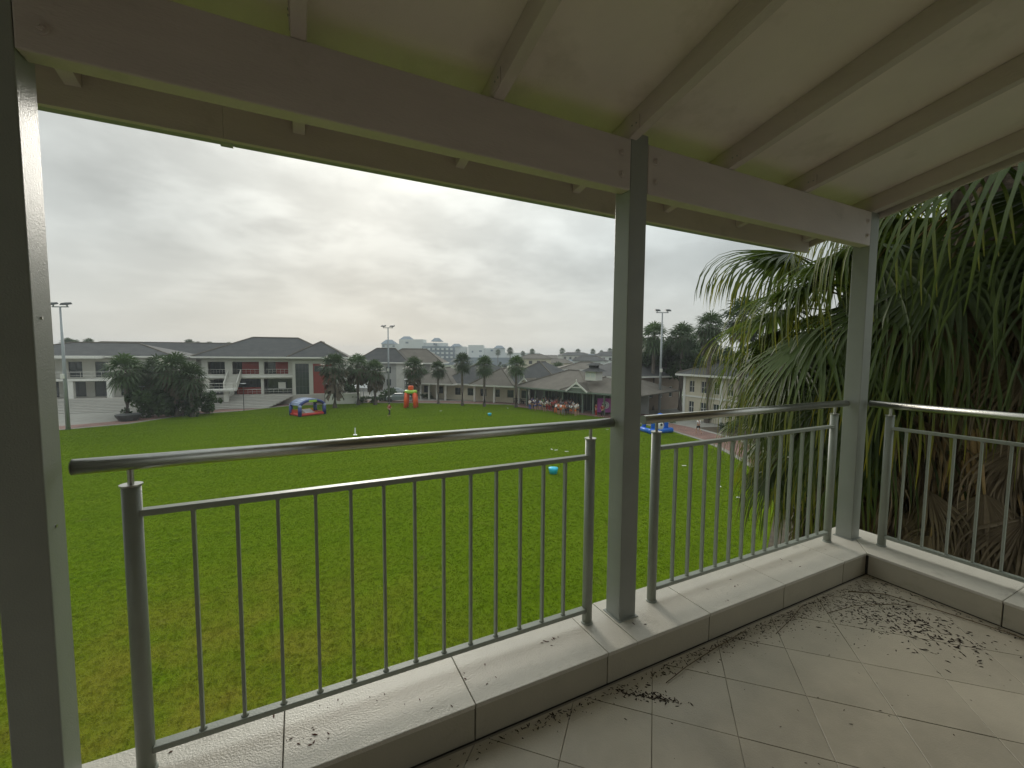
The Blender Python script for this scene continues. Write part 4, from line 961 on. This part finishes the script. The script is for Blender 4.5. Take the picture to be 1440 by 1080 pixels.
def tree(px, pytop, dep, label, rad=2.6, trunk_h=None, seed=0, forks=3):
    v = D(px, dep); zt = Zat(px, pytop, dep); s_ = rad/2.4; zc = zt-1.9*s_*1.15
    root = empty('tree', (v.x, v.y, 0), seed*1.3, label, 'tree', 'dark spreading trees by the lawn')
    mb = MB(); r_ = random.Random(seed)
    mb.tube([(0,0,0),(.05,.05,zc*.35)], [.26,.2], 8)
    for k in range(forks):
        a = k*6.28/forks+.4; e = Vector((math.cos(a)*rad*.5, math.sin(a)*rad*.5, zc+.3)); mb.tube([(.05,.05,zc*.33),(e.x*.35,e.y*.35,zc*.62),tuple(e)], [.18,.12,.06], 6)
    obj('trunk', mb, M['bark'], root, smooth=True)
    c = link('crown', fol[seed%3], root, (0,0,zc)); c.scale = (s_, s_, s_*1.15); c['kind'] = 'part' if False else c.get('kind', '') or ''
    if 'kind' in c: del c['kind']
    return root
tree(912,474,68,'dark leafy tree just right of the middle post',3.4,seed=1)
tree(938,478,66,'dark leafy tree behind the right floodlight mast',3.6,seed=2)
tree(968,470,67,'dark leafy tree beneath the tall palm, middle of the group',3.8,seed=3)
tree(990,480,60,'dark leafy tree beside the cream building',3.2,seed=4)
tree(926,486,72,'dark tree rising behind the group by the brown walled building',3.6,seed=5)
tree(955,484,71,'dark tree with forked trunks left of the cream building',3.6,seed=6)
tree(1015,490,56,'dark tree half behind the hanging fronds',3.2,seed=7)
tree(595,520,84,'round dark tree between the grey building and the cream one',3.6,seed=8)
tree(548,548,76,'low dark tree at the foot of the tall floodlight mast',2.6,seed=9)
tree(480,530,76,'dark tree behind the three palms by the white canopy',2.8,seed=10)
def shrub(px, pyb, dep, s_, label, i=0, zs=1.0):
    v = D(px, dep); root = empty('shrub', (v.x, v.y, 0), i, label, 'shrub', 'dark shrubs around the lawn')
    st_ = MB()
    for k in range(4): st_.tube([(0,0,0),(.3*math.cos(k*1.6),.3*math.sin(k*1.6),.8*s_)], [.03,.015], 4)
    obj('stem', st_, M['bark'], root); f_ = link('foliage', shr[i%3], root, (0,0,.75*s_*zs)); f_.scale = (s_, s_, s_*zs)
for i, a in enumerate([(192,0,53,1.9,'bushy shrub right of the planter by the left steps',1.4),(212,0,53,1.8,'second shrub under the palm clump at left',1.5),(232,0,54,1.9,'third shrub under the palm clump, with dense top',1.5),(254,0,54,1.9,'fourth shrub under the palm clump',1.4),(275,0,55,1.7,'shrub nearest the stone steps of the red panelled building',1.3),(290,0,57,1.5,'rightmost round shrub beside the stone steps',1.3),(244,0,58,2.2,'tall shrub behind the palm clump',1.3),(205,0,58,2.2,'tall shrub behind the left palms',1.3),
    (500,0,70,1.2,'low shrub at the foot of the three palms',.7),(515,0,71,1.2,'low shrub right of the three palms',.7),(530,0,71,1.1,'low shrub left of the tall floodlight mast',.7),(545,0,74,1.4,'low shrub behind the tall floodlight mast',.7),(570,0,76,1.3,'low shrub behind the orange inflatable arch',.8),(600,0,78,1.2,'low shrub at the corner of the cream building',.6),(1012,0,52,1.2,'low dark shrub behind the walking person',.6),(940,0,52,1.0,'low hedge shrub by the right floodlight mast',.6),(1030,0,46,1.1,'dark shrub right of the walking person',.7),(1165,0,12.5,1.0,'low leafy shrub at the lawn corner under the lower fan palm',.6),(1192,0,11.5,1.0,'low leafy shrub seen past the corner post at the foot of the palms',.7),(1130,0,15,.9,'low leafy shrub on the palm bed next to the brick path',.5),(1215,0,10,1.1,'leafy shrub directly below the corner of the balcony',.8)]):
    shrub(a[0], a[1], a[2], a[3], a[4], i, a[5])
wood = MB(); wr = random.Random(5); wme = []
for k in range(150):
    px = wr.uniform(-120, 1000); dep = wr.uniform(150, 620); v = D(px, dep)
    src_ = fcl[k%3]; ca = wr.uniform(0,6); s_ = wr.uniform(.5,1.05); cz = 1.6
    co = np.empty(len(src_.vertices)*3); src_.vertices.foreach_get('co', co); co = co.reshape(-1,3)*s_
    x_ = co[:,0]*math.cos(ca)-co[:,1]*math.sin(ca)+v.x; y_ = co[:,0]*math.sin(ca)+co[:,1]*math.cos(ca)+v.y; z_ = co[:,2]+cz
    wme.append(np.stack([x_,y_,z_],1))
allv = np.concatenate(wme); nq = len(allv)//4
me = bpy.data.meshes.new('far_wood'); me.vertices.add(len(allv)); me.vertices.foreach_set('co', allv.ravel()); me.loops.add(nq*4); me.loops.foreach_set('vertex_index', np.arange(nq*4)); me.polygons.add(nq); me.polygons.foreach_set('loop_start', np.arange(nq)*4); me.update(calc_edges=True); me.materials.append(M['leaf2'])
o = link('far_wood', me); o['kind'] = 'stuff'; tag(o, 'scattered greenery merging into one band among the far houses', 'wood')

# ================================================================== FLOODLIGHTS, LAMPS
M['galv'] = mat('galvanised_mast', (.30,.32,.33), .5, .1, 1, metal=.3)
def mast(px, pyb, pyt, label, rot=0):
    b = G(px, pyb); dep = Vector((b.x,b.y)).dot(fh); h = Zat(px, pyt, dep)
    root = empty('floodlight_mast', b, -YAW+rot, label, 'floodlight', 'floodlight masts around the lawn')
    mb = MB(); mb.tube([(0,0,0),(0,0,h*.5),(0,0,h)], [.20,.15,.085], 12); obj('pole', mb, M['galv'], root, smooth=True)
    obj('cross_arm', MB().box(-.85,.85,-.05,.05,h-.06,h+.04), M['galv'], root)
    obj('junction_box', MB().box(-.16,.16,-.32,-.17,h*.42,h*.42+.5), M['trim'], root, bevel=.01)
    for x in (-.72, .72):
        f = MB(); f.hexa([(x-.38,-.42,h+.12),(x+.38,-.42,h+.12),(x+.38,.2,h+.30),(x-.38,.2,h+.30)],[(x-.3,-.36,h+.34),(x+.3,-.36,h+.34),(x+.3,.14,h+.48),(x-.3,.14,h+.48)])
        q = obj('lamp_head', f, M['frame'], root, bevel=.01); obj('bracket', MB().box(x-.04,x+.04,-.05,.05,h+.04,h+.2), M['galv'], q)
    return root
mast(96,604,432,'grey floodlight mast at the far left beside the brick path')
mast(547,566,461,'tall floodlight mast behind the running person, middle of the view')
mast(927,583,440,'floodlight mast right of the middle post in front of dark trees')
def lamp(px, dep, h, label):
    v = D(px, dep); root = empty('street_lamp', (v.x,v.y,0), -YAW, label, 'lamp', 'low lamps along the path')
    obj('pole', MB().tube([(0,0,0),(0,0,h)], .045, 8), M['frame'], root); obj('lamp_head', MB().tube([(0,0,h),(0,0,h+.07),(0,0,h+.12)], [.12,.42,.30], 12), M['galv'], root)
lamp(341,60,3.8,'low black lamp in front of the concrete staircase'); lamp(198,56,3.6,'low black lamp among the left shrubs'); lamp(456,66,3.4,'low lamp in front of the red panel at right')
lamp(571,74,3.7,'low lamp left of the cream building porch'); lamp(267,56,3.6,'low lamp beside the palm clump')

# ================================================================== THINGS ON THE LAWN
def pvc(n, c): return mat(n, c, .35, .06, 1.5, .1, 8, spec=.5)
M['blue'] = pvc('navy_inflatable', (.012,.03,.16)); M['lblue'] = pvc('pale_blue_inflatable', (.28,.34,.48)); M['red'] = pvc('red_inflatable', (.50,.04,.03)); M['white'] = pvc('white_inflatable', (.75,.75,.75))
M['orange'] = pvc('orange_inflatable', (.75,.10,.02)); M['lime'] = pvc('lime_inflatable', (.30,.50,.05)); M['azure'] = pvc('azure_inflatable', (.01,.14,.62)); M['yellow'] = pvc('yellow_inflatable', (.7,.45,.03)); M['cyan'] = mat('cyan_plastic', (.03,.50,.70), .4, .05)
b = G(433, 583); bc = empty('bouncy_castle', b, R(26), 'blue and white inflatable castle with arched roof and red base on the lawn', 'inflatable')
hw, hd = 2.35, 1.7
mb = MB()
for y in (-hd, hd): mb.tube([(-hw,y,.28),(hw,y,.28)], .28, 10)
for x in (-hw, hw): mb.tube([(x,-hd,.28),(x,hd,.28)], .27, 10)
obj('base_tube', mb, M['red'], bc, smooth=True); obj('jumping_mat', MB().box(-hw+.2,hw-.2,-hd+.2,hd-.2,.05,.32), M['yellow'], bc, bevel=.05)
for x in (-hw, hw):
    for y in (-hd, hd): obj('corner_column', MB().tube([(x,y,0),(x,y,1.75)], .34, 12), M['blue'], bc, smooth=True); obj('knob', MB().sphere((x,y-.1 if y<0 else y+.1,1.85), .3), M['lblue'], bc, smooth=True)
def arc(y, r0=.30): return [(hw*math.cos(t), y, 1.75+1.15*math.sin(t)) for t in np.linspace(0, math.pi, 13)]
for y in (-hd, hd): obj('roof_arch', MB().tube(arc(y), .27, 10), M['blue'], bc, smooth=True)
mb = MB(); A = arc(-hd); B = arc(hd)
for k in range(12):
    s0 = Vector(A[k])+Vector((0,0,.16)); s1 = Vector(A[k+1])+Vector((0,0,.16)); t0 = Vector(B[k])+Vector((0,0,.16)); t1 = Vector(B[k+1])+Vector((0,0,.16)); mb.add([tuple(s0),tuple(s1),tuple(t1),tuple(t0)], [(0,1,2,3)])
mb2 = mb; ro = obj('roof_sheet', mb2, M['lblue'], bc, smooth=True); so_ = ro.modifiers.new('solid', 'SOLIDIFY'); so_.thickness = .14
obj('name_panel', MB().box(-.75,.75,-hd-.34,-hd-.26,2.55,2.98), M['lime'], bc, bevel=.03)
obj('side_net', MB().box(-hw-.02,-hw+.02,-hd+.35,hd-.35,.5,1.1), M['red'], bc); obj('back_net', MB().box(-hw+.35,hw-.35,hd-.02,hd+.02,.5,1.0), M['yellow'], bc); bc.scale = (.7,.7,.7)
obj('slide', MB().hexa([(-.8,-hd+.5,.32),(.9,-hd+.5,.32),(.9,.9,.32),(-.8,.9,.32)],[(-.8,-hd+.5,.36),(.9,-hd+.5,.36),(.9,.9,1.0),(-.8,.9,1.0)]), M['white'], bc, bevel=.03)
b = G(578, 573); oa = empty('inflatable_arch', b, -YAW, 'orange inflatable arch with lime ring and orange cube on top', 'inflatable')
for x in (-.68, .68):
    for y in (-.5, .5): obj('leg', MB().tube([(x*1.1,y*1.1,0),(x,y,1.2),(x*.85,y*.85,2.3)], [.27,.29,.27], 12), M['orange'], oa, smooth=True)
ring = [(.72*math.cos(t), .6*math.sin(t), 2.42) for t in np.linspace(0, 2*math.pi, 17)]
obj('ring', MB().tube(ring, .28, 10, cap=False), M['lime'], oa, smooth=True); obj('top_cube', MB().box(-.36,.36,-.36,.36,2.68,3.35), M['orange'], oa, bevel=.12)
b = G(921, 607); ib = empty('inflatable_bouncer', b, -YAW+.4, 'bright blue inflatable with round white patches at the lawn edge behind the railing', 'inflatable')
for x, y in ((-.9,-.7),(.9,-.7),(-.9,.7),(.9,.7)): obj('corner_column', MB().tube([(x,y,0),(x,y,1.5),(x,y,1.7)], [.22,.22,.1], 10), M['azure'], ib, smooth=True)
mb = MB().tube([(-1.5,-.9,.25),(1.5,-.9,.25)], .27, 10); mb.tube([(-1.3,-.9,.25),(-1.1,.9,.25)], .25, 10); mb.tube([(1.3,-.9,.25),(1.1,.9,.25)], .25, 10); obj('base_tube', mb, M['azure'], ib, smooth=True)
obj('front_panel', MB().sphere((-.15,-.95,.8), .42, 12, 8, (1,.5,1.3)), M['white'], ib, smooth=True); obj('patch', MB().sphere((-.2,-1.17,.95), .13), M['frame'], ib, smooth=True); obj('arch', MB().tube([(-.9,-.7,1.6),(0,-.7,1.95),(.9,-.7,1.6)], .2, 8), M['azure'], ib, smooth=True)
def bucket(px, py, s, label):
    o = obj('tub', MB().tube([(0,0,0),(0,0,.3*s),(0,0,.42*s),(0,0,.42*s)], [.26*s,.32*s,.34*s,.28*s], 14), M['cyan'], smooth=True); o.location = G(px, py); tag(o, label, 'tub', 'cyan tubs on the lawn')
bucket(778, 666, 1.0, 'cyan plastic tub on the lawn behind the left railing panel'); bucket(688.5, 584.5, .8, 'small cyan tub far out on the lawn before the cream building')
o = obj('feather_pole', MB().tube([(0,0,0),(0,0,.06),(0,0,.07),(0,0,.75)], [.2,.2,.07,.05], 8), M['white']); o.location = G(499.5, 612); tag(o, 'short white marker pole on the lawn above the handrail', 'marker')
wh = [(782,633),(776,632),(797,635),(800,600),(854,604),(620,578),(714,574),(962,655),(1012,684),(1040,700),(990,672)]
for i, (px, py) in enumerate(wh):
    o = obj('litter_scrap', MB().box(-.16,.16,-.06,.06,0,.03), M['white'], bevel=.01); o.location = G(px, py); o.rotation_euler = (0,0,i*1.3)
    tag(o, 'white scrap on the grass %s' % ['behind the right end of the left railing, middle one','behind the right end of the left railing, left one','behind the right end of the left railing, right one','in front of the crowd','left of the middle post','near the orange arch','near the cream building','behind the middle railing panel, leftmost','behind the middle railing panel, third','behind the middle railing panel, fourth','behind the middle railing panel, second'][i], 'scrap')
# feather banner, sponsor wall, furniture by the pavilion
b = G(815, 575); fb = empty('feather_banner', b, -YAW, 'red and white feather flag standing beside the crowd', 'flag')
obj('pole', MB().tube([(0,0,0),(0,0,3.1)], .03, 6), M['galv'], fb)
mb = MB(); P_ = [(0,.5),(.62,.6),(.72,1.6),(.62,2.5),(.3,3.1),(0,3.2)]; n_ = len(P_)
mb.add([(x,-.01,z) for x,z in P_]+[(x,.01,z) for x,z in P_], [tuple(range(n_)), tuple(range(n_,2*n_))[::-1]]+[(k+n_, (k+1)%n_+n_, (k+1)%n_, k) for k in range(n_)]); obj('cloth', mb, M['white'], fb)
mb = MB(); mb.add([(0,-.02,.5),(.25,-.02,.55),(.2,-.02,3.05),(0,-.02,3.15)], [(0,1,2,3)]); mb.add([(.42,-.02,1.2),(.55,-.02,1.2),(.55,-.02,2.3),(.42,-.02,2.3)], [(0,1,2,3)]); obj('print', mb, M['red'], fb)
o = fb.copy(); 
bpy.data.objects.remove(o)
b = G(811, 572); f2 = empty('feather_banner', b, -YAW, 'plain dark red feather flag left of the red and white one', 'flag'); obj('pole', MB().tube([(0,0,0),(0,0,2.7)], .03, 6), M['galv'], f2); obj('cloth', MB().box(0,.6,-.01,.01,.5,2.5), M['redpan'], f2)
M['purple'] = mat('purple_magenta_print', (.30,.05,.30), .6, .3, .5, c2=(.55,.16,.42)); M['tyellow'] = mat('orange_cloth', (.8,.2,.03), .8)
b = G(849, 583); bw = empty('banner_wall', b, -YAW, 'purple and pink backdrop banner with a round white emblem beside the middle post', 'banner')
bw.location.z = .06
obj('panel', MB().box(-.9,1.1,-.03,.03,.25,2.2), M['purple'], bw)
for x in (-.85, 1.0): obj('leg', MB().box(x,x+.06,-.3,.3,0,.25), M['frame'], bw)
obj('emblem', MB().tube([(.2,-.032,1.25),(.2,-.04,1.25)], .52, 24), M['white'], bw)
obj('emblem_mark', MB().box(.13,.27,-.05,-.041,1.05,1.45), M['frame'], bw); obj('emblem_ring', MB().tube([(.2+.37*math.cos(t),-.045,1.25+.37*math.sin(t)) for t in np.linspace(0,6.283,25)], .02, 4, cap=False), M['frame'], bw)
def table(px, py, label):
    root = empty('garden_table', G(px,py), random.uniform(0,3), label, 'table', 'tables outside the pavilion'); root.location.z = .06
    obj('table_top', MB().box(-.8,.8,-.4,.4,.70,.75), M['frame'], root)
    for x in (-.7,.7):
        for y in (-.3,.3): obj('leg', MB().box(x-.03,x+.03,y-.03,y+.03,0,.70), M['frame'], root)
    for y in (-.75,.75):
        bn = obj('bench', MB().box(-.8,.8,y-.15,y+.15,.40,.45), M['frame'], root)
        for x in (-.65,.65): obj('bench_leg', MB().box(x-.05,x+.05,y-.12,y+.12,0,.4), M['frame'], bn)
table(728,567,'dark picnic table left end near the slender palm'); table(737,567.5,'dark picnic table right of the first one'); table(733,564,'dark picnic table behind the other two'); table(835,571,'dark table under the pavilion roof')
table(828,574,'dark table in front of the pavilion posts')
# cars and canopies between the buildings
M['carpaint'] = mat('grey_car_paint', (.20,.24,.24), .3, .05, spec=.6); M['carpaintb'] = mat('silver_car_paint', (.40,.43,.43), .3, .05, spec=.6)
def car(px, py, rot, m, label):
    root = empty('parked_car', G(px,py), rot, label, 'car', 'cars parked between the buildings'); root.location.z = .03
    mb = MB(); pr = [(-2.1,.35),(-2.1,.75),(-1.9,.95),(-1.2,1.0),(-.7,1.42),(.7,1.45),(1.5,1.0),(2.05,.9),(2.1,.35)]; n_ = len(pr)
    mb.add([(x,-.8 if z<1.1 else -.65,z) for x,z in pr]+[(x,.8 if z<1.1 else .65,z) for x,z in pr], [tuple(range(n_))[::-1], tuple(range(n_,2*n_))]+[(k,(k+1)%n_,(k+1)%n_+n_,k+n_) for k in range(n_)])
    obj('body', mb, M[m], root, bevel=.05)
    for y in (-.745,.705): obj('side_window', MB().hexa([(-1.05,y,1.02),(1.3,y,1.02),(1.3,y+.04,1.02),(-1.05,y+.04,1.02)],[(-.65,y+.03,1.36),(.65,y+.03,1.36),(.65,y+.05,1.36),(-.65,y+.05,1.36)]), M['glass'], root)
    for x in (-1.35,1.35):
        for y in (-.82,.66): obj('wheel', MB().tube([(x,y,.32),(x,y+.16,.32)], .32, 14), M['frame'], root)
car(561,565,-YAW+.2,'carpaint','grey green car parked left of the orange inflatable arch'); car(556,556,-YAW+.1,'carpaintb','silver car parked behind the floodlight mast')
def canopy(px, py, s, label):
    root = empty('canopy', G(px,py), -YAW, label, 'canopy', 'white canopies behind the palms')
    obj('roof', pyr(MB(), 0, 0, 1.9*s, 2.0, 1.0), M['white'], root)
    for x in (-1.7*s,1.7*s):
        for y in (-1.7*s,1.7*s): obj('post', MB().box(x-.05,x+.05,y-.05,y+.05,0,2.0), M['galv'], root)
canopy(490,560,1.0,'white pointed canopy right of the red panel'); canopy(517,560,.7,'small white canopy behind the three palms')
v = D(177, 50.5); pt = obj('planter', MB().tube([(0,0,0),(0,0,.55),(0,0,.75),(0,0,.66)], [.85,1.2,1.25,1.1], 10), M['frame']); pt.location = (v.x, v.y, .03); tag(pt, 'wide black planter bowl at the foot of the left steps', 'planter')

# ================================================================== PEOPLE
M['skin1'] = mat('skin_light', (.45,.27,.19), .6, .05); M['skin2'] = mat('skin_dark', (.14,.075,.05), .6, .05); M['hair'] = mat('dark_hair', (.02,.015,.012), .7, .2)
def cloth(n, c): return mat('cloth_'+n, c, .85, .08, 10)
CL = dict(white=cloth('white',(.72,.72,.72)), blue=cloth('blue',(.04,.08,.30)), navy=cloth('navy',(.02,.03,.10)), orange=cloth('orange',(.72,.15,.03)), red=cloth('red',(.34,.02,.02)), black=cloth('black',(.02,.02,.022)), grey=cloth('grey',(.2,.2,.22)), green=cloth('green',(.02,.20,.06)), pink=cloth('pink',(.62,.25,.30)))
def skin_mesh(name, chains, root=0):
    """chains: list of (points, radii); first point of a later chain may equal an existing point"""
    vs, es, rs = [], [], []
    def vid(p, r):
        for i, q in enumerate(vs):
            if (Vector(q)-Vector(p)).length < 1e-4: return i
        vs.append(tuple(p)); rs.append(r); return len(vs)-1
    for pts, rr_ in chains:
        pr = None
        for p, r in zip(pts, rr_):
            i = vid(p, r)
            if pr is not None: es.append((pr, i))
            pr = i
    me = bpy.data.meshes.new(name); me.from_pydata(vs, es, []); o = bpy.data.objects.new(name, me); col.objects.link(o)
    sk = o.modifiers.new('skin', 'SKIN'); sk.use_smooth_shade = True
    for i, r in enumerate(rs):
        s_ = me.skin_vertices[0].data[i]; s_.radius = (r, r) if isinstance(r, (int,float)) else r; s_.use_root = (i == root)
    sb_ = o.modifiers.new('sub', 'SUBSURF'); sb_.levels = 1; sb_.render_levels = 1
    dg = bpy.context.evaluated_depsgraph_get(); out = bpy.data.meshes.new_from_object(o.evaluated_get(dg)); out.name = name
    bpy.data.objects.remove(o); return out
def pose(kind):
    pel = (0,0,.93); ch = (0,.0,1.25); nk = (0,0,1.46); hd0 = (0,-.01,1.56); hd1 = (0,-.02,1.68)
    if kind == 'bend': ch = (0,-.22,1.18); nk = (0,-.38,1.28); hd0 = (0,-.47,1.32); hd1 = (0,-.56,1.34)
    arms = {'stand': [((.19,0,1.41),(.24,.02,1.14),(.24,-.08,.92)),((-.19,0,1.41),(-.24,.02,1.14),(-.24,-.08,.92))],
            'walk': [((.19,0,1.41),(.23,.14,1.16),(.24,.02,.96)),((-.19,0,1.41),(-.23,-.12,1.16),(-.22,-.30,1.02))],
            'akimbo': [((.19,0,1.41),(.40,.06,1.20),(.19,-.06,1.02)),((-.19,0,1.41),(-.38,.04,1.20),(-.19,-.06,1.02))],
            'reach': [((.19,0,1.41),(.26,-.2,1.25),(.22,-.45,1.20)),((-.19,0,1.41),(-.24,-.18,1.22),(-.22,-.42,1.12))],
            'bend': [((.18,-.30,1.27),(.22,-.36,1.0),(.18,-.42,.78)),((-.18,-.30,1.27),(-.22,-.36,1.0),(-.18,-.42,.78))]}[kind]
    legs = {'walk': [((.09,0,.88),(.10,-.22,.50),(.10,-.16,.09),(.10,-.30,.04)),((-.09,0,.88),(-.09,.06,.49),(-.09,.36,.16),(-.09,.30,.04))]}.get(kind, [((.10,0,.88),(.13,-.03,.49),(.14,0,.09),(.15,-.13,.04)),((-.10,0,.88),(-.13,-.03,.49),(-.14,0,.09),(-.15,-.13,.04))])
    return pel, ch, nk, hd0, hd1, arms, legs
def build_pose(kind):
    pel, ch, nk, h0, h1, arms, legs = pose(kind)
    body = [([pel,ch,nk,h0,h1],[.12,.13,.055,.085,.095])]
    for a in arms: body.append(([ch if kind!='bend' else ch, a[0], a[1], a[2]], [.13,.06,.045,.035]))
    for l_ in legs: body.append(([pel, *l_], [.12,.085,.058,.04,.035]))
    shirt = [([tuple(np.array(pel)+[0,0,.03]), ch, tuple(np.array(nk)*.8+np.array(ch)*.2)], [.142,.155,.085])]
    for a in arms: m_ = tuple(np.array(a[0])*.35+np.array(a[1])*.65); shirt.append(([ch, a[0], m_], [.155,.078,.064]))
    short = [([tuple(np.array(pel)+[0,0,.07]), pel], [.135,.14])]
    for l_ in legs: m_ = tuple(np.array(l_[0])*.3+np.array(l_[1])*.7); short.append(([pel, l_[0], m_], [.14,.105,.088]))
    long = [([tuple(np.array(pel)+[0,0,.07]), pel], [.135,.14])]
    for l_ in legs: m_ = tuple(np.array(l_[1])*.15+np.array(l_[2])*.85); long.append(([pel, l_[0], l_[1], m_], [.14,.105,.075,.06]))
    d = (Vector(h1)-Vector(h0)).normalized()
    hair = MB().sphere(Vector(h1)+Vector((0,.02,.02)), .112, 10, 6, (.92,1,1)).mesh('hair', True)
    face = MB(); fc = Vector(h1)+Vector((0,-.095,0)); face.sphere(fc+Vector((0,-.012,-.02)), .016, 6, 4); 
    feat = face.mesh('nose', True)
    return dict(body=skin_mesh('body', body), shirt=skin_mesh('shirt', shirt), shorts=skin_mesh('shorts', short), trousers=skin_mesh('trousers', long), hair=hair, nose=feat)
POSES = {k: build_pose(k) for k in ('stand','walk','akimbo','reach','bend')}
matcache = {}
def withmat(me, m):
    key = (me.name, m.name)
    if key not in matcache: c = me.copy(); c.materials.clear(); c.materials.append(m); matcache[key] = c
    return matcache[key]
def person(x, y, rz_, kind, top, bot, label, skin='skin1', long=False, group=None, h=1.0, z=0.0, hair='hair'):
    p = POSES[kind]; root = empty('person', (x,y,z), rz_, label, 'person', group)
    bd = link('body', withmat(p['body'], M[skin]), root); link('shirt', withmat(p['shirt'], CL[top]), root)
    nm = 'trousers' if long else 'shorts'; link(nm, withmat(p[nm], CL[bot]), root); link('hair', withmat(p['hair'], M[hair]), root); link('nose', withmat(p['nose'], M[skin]), bd)
    for c in root.children: c.scale = (h,h,h)
    return root
b = G(547.5, 585.5); person(b.x, b.y, 2.2, 'walk', 'red', 'black', 'person in red top and black leggings walking on the lawn below the tall floodlight', long=True)
b = G(982, 611); person(b.x, b.y, 3.0, 'walk', 'white', 'black', 'person in white top and black shorts walking up the brick path', z=.035)
b = G(838, 585.5); person(b.x, b.y, .5, 'stand', 'red', 'red', 'person all in red standing left of the middle post', long=True)
b = G(847, 586.5); person(b.x, b.y, 0, 'akimbo', 'red', 'black', 'person in red jacket with hands on hips next to the middle post', long=True)
b = G(843.5, 581); person(b.x, b.y, .4, 'stand', 'white', 'grey', 'person in white top standing between the two in red before the purple banner', long=True)
GR = 'players gathered at the edge of the lawn'
crowd = [  # px, py base, pose, top, bottom, skin, label
 (745,576.5,'stand','white','blue','person in white with blue bottoms at the left end of the crowd'),
 (748,573,'akimbo','blue','navy','person in blue behind the leftmost one'),
 (751.5,575,'stand','white','navy','person in white third from the left end of the crowd'),
 (754.5,573,'reach','white','blue','person with arms forward in white above blue, fourth from left'),
 (757,576.5,'bend','blue','blue','person all in blue bending forward'),
 (760,577,'akimbo','white','blue','person in white with hands on hips above blue shorts'),
 (764,575,'stand','green','green','person in green standing between the blue and red groups'),
 (767,573,'stand','white','white','person all in white behind the one in green'),
 (770,577,'stand','white','red','person in white above red bottoms, left of the red group'),
 (771.5,573.5,'reach','navy','black','person in navy at the back of the red group'),
 (774,578.5,'bend','white','red','person in white bending with red bottoms'),
 (776,575,'stand','white','black','person in white and black at the back, centre of crowd'),
 (777.5,580,'akimbo','red','black','person in red with hands on hips near the crowd centre'),
 (780,576.5,'stand','pink','black','person in pink at the crowd centre'),
 (781,582,'bend','white','orange','person bending in white above orange, first of the orange row'),
 (783,577,'stand','red','red','person all in red behind the orange row'),
 (785,583,'stand','orange','black','person in orange top and black bottoms, left in the front row'),
 (787,578,'reach','white','black','person in white reaching forward behind the orange row'),
 (788.5,583,'bend','white','orange','second bending person in white above orange'),
 (790.5,579,'stand','grey','black','person in grey behind the front row'),
 (792,584,'stand','orange','grey','person in orange top with grey trousers in the front row'),
 (793.5,578,'stand','white','red','person in white over red right of the crowd centre'),
 (795.5,583.5,'bend','orange','black','bending person in orange top in the front row'),
 (796,579,'akimbo','red','white','person in red above white with hands on hips'),
 (798.5,583.5,'stand','grey','black','dark clad person in the front row right of the orange tops'),
 (801,579.5,'stand','navy','navy','person all in navy behind the right end'),
 (802.5,584.5,'stand','white','orange','person in white above orange shorts, third from the right end'),
 (806,580,'stand','white','grey','person in white above grey before the flags'),
 (809,585,'stand','white','orange','person in white and orange, second from the right end'),
 (812,584,'stand','white','black','person in white and black at the right end of the crowd'),
 (766,579,'bend','white','navy','person in white bending at the front left of the red group'),
 (789,575,'stand','white','black','tall person in white at the back under the flags'),
 (753,577.5,'bend','navy','blue','person in navy bending in front of the blue group'),
 (768.5,576,'akimbo','navy','red','person in navy with red bottoms at the left of the red group'),
 (773,572,'stand','blue','black','person in blue at the back, left of the crowd centre'),
 (779,573,'stand','navy','black','person in navy at the back of the crowd centre'),
 (784.5,574,'reach','white','navy','person in white reaching out at the back of the crowd centre'),
 (786.5,580.5,'stand','navy','orange','person in navy above orange in the second row'),
 (799.5,576,'stand','white','black','person in white standing at the back right of the crowd'),
 (803.5,577,'akimbo','navy','red','person in navy above red near the feather flags'),
 (795,574.5,'stand','pink','grey','person in pink at the back beside the feather flags')]
cr = random.Random(4)
for px, py, ps, top, bot, lab in crowd:
    b = G(px, py); person(b.x, b.y, cr.uniform(-1.2, 1.2)-YAW+(math.pi if cr.random()<.4 else 0), ps, top, bot, lab, skin='skin2' if cr.random()<.35 else 'skin1', long=cr.random()<.5, group=GR, h=cr.uniform(.94,1.05))

# ================================================================== HAZE
hz_ = MB().box(-800, 1200, -60, 1150, -1.2, 24)
o = obj('haze', hz_, []); o['kind'] = 'stuff'; tag(o, 'thin pale haze lying over the campus and the far town', 'haze')
hm = bpy.data.materials.new('haze_air'); hm.use_nodes = True; hn = hm.node_tree; hn.nodes.clear()
pv = hn.nodes.new('ShaderNodeVolumePrincipled'); pv.inputs['Color'].default_value = (.93,.96,1,1); pv.inputs['Density'].default_value = .0006; pv.inputs['Anisotropy'].default_value = 0
ho = hn.nodes.new('ShaderNodeOutputMaterial'); hn.links.new(pv.outputs[0], ho.inputs['Volume']); o.data.materials.append(hm)
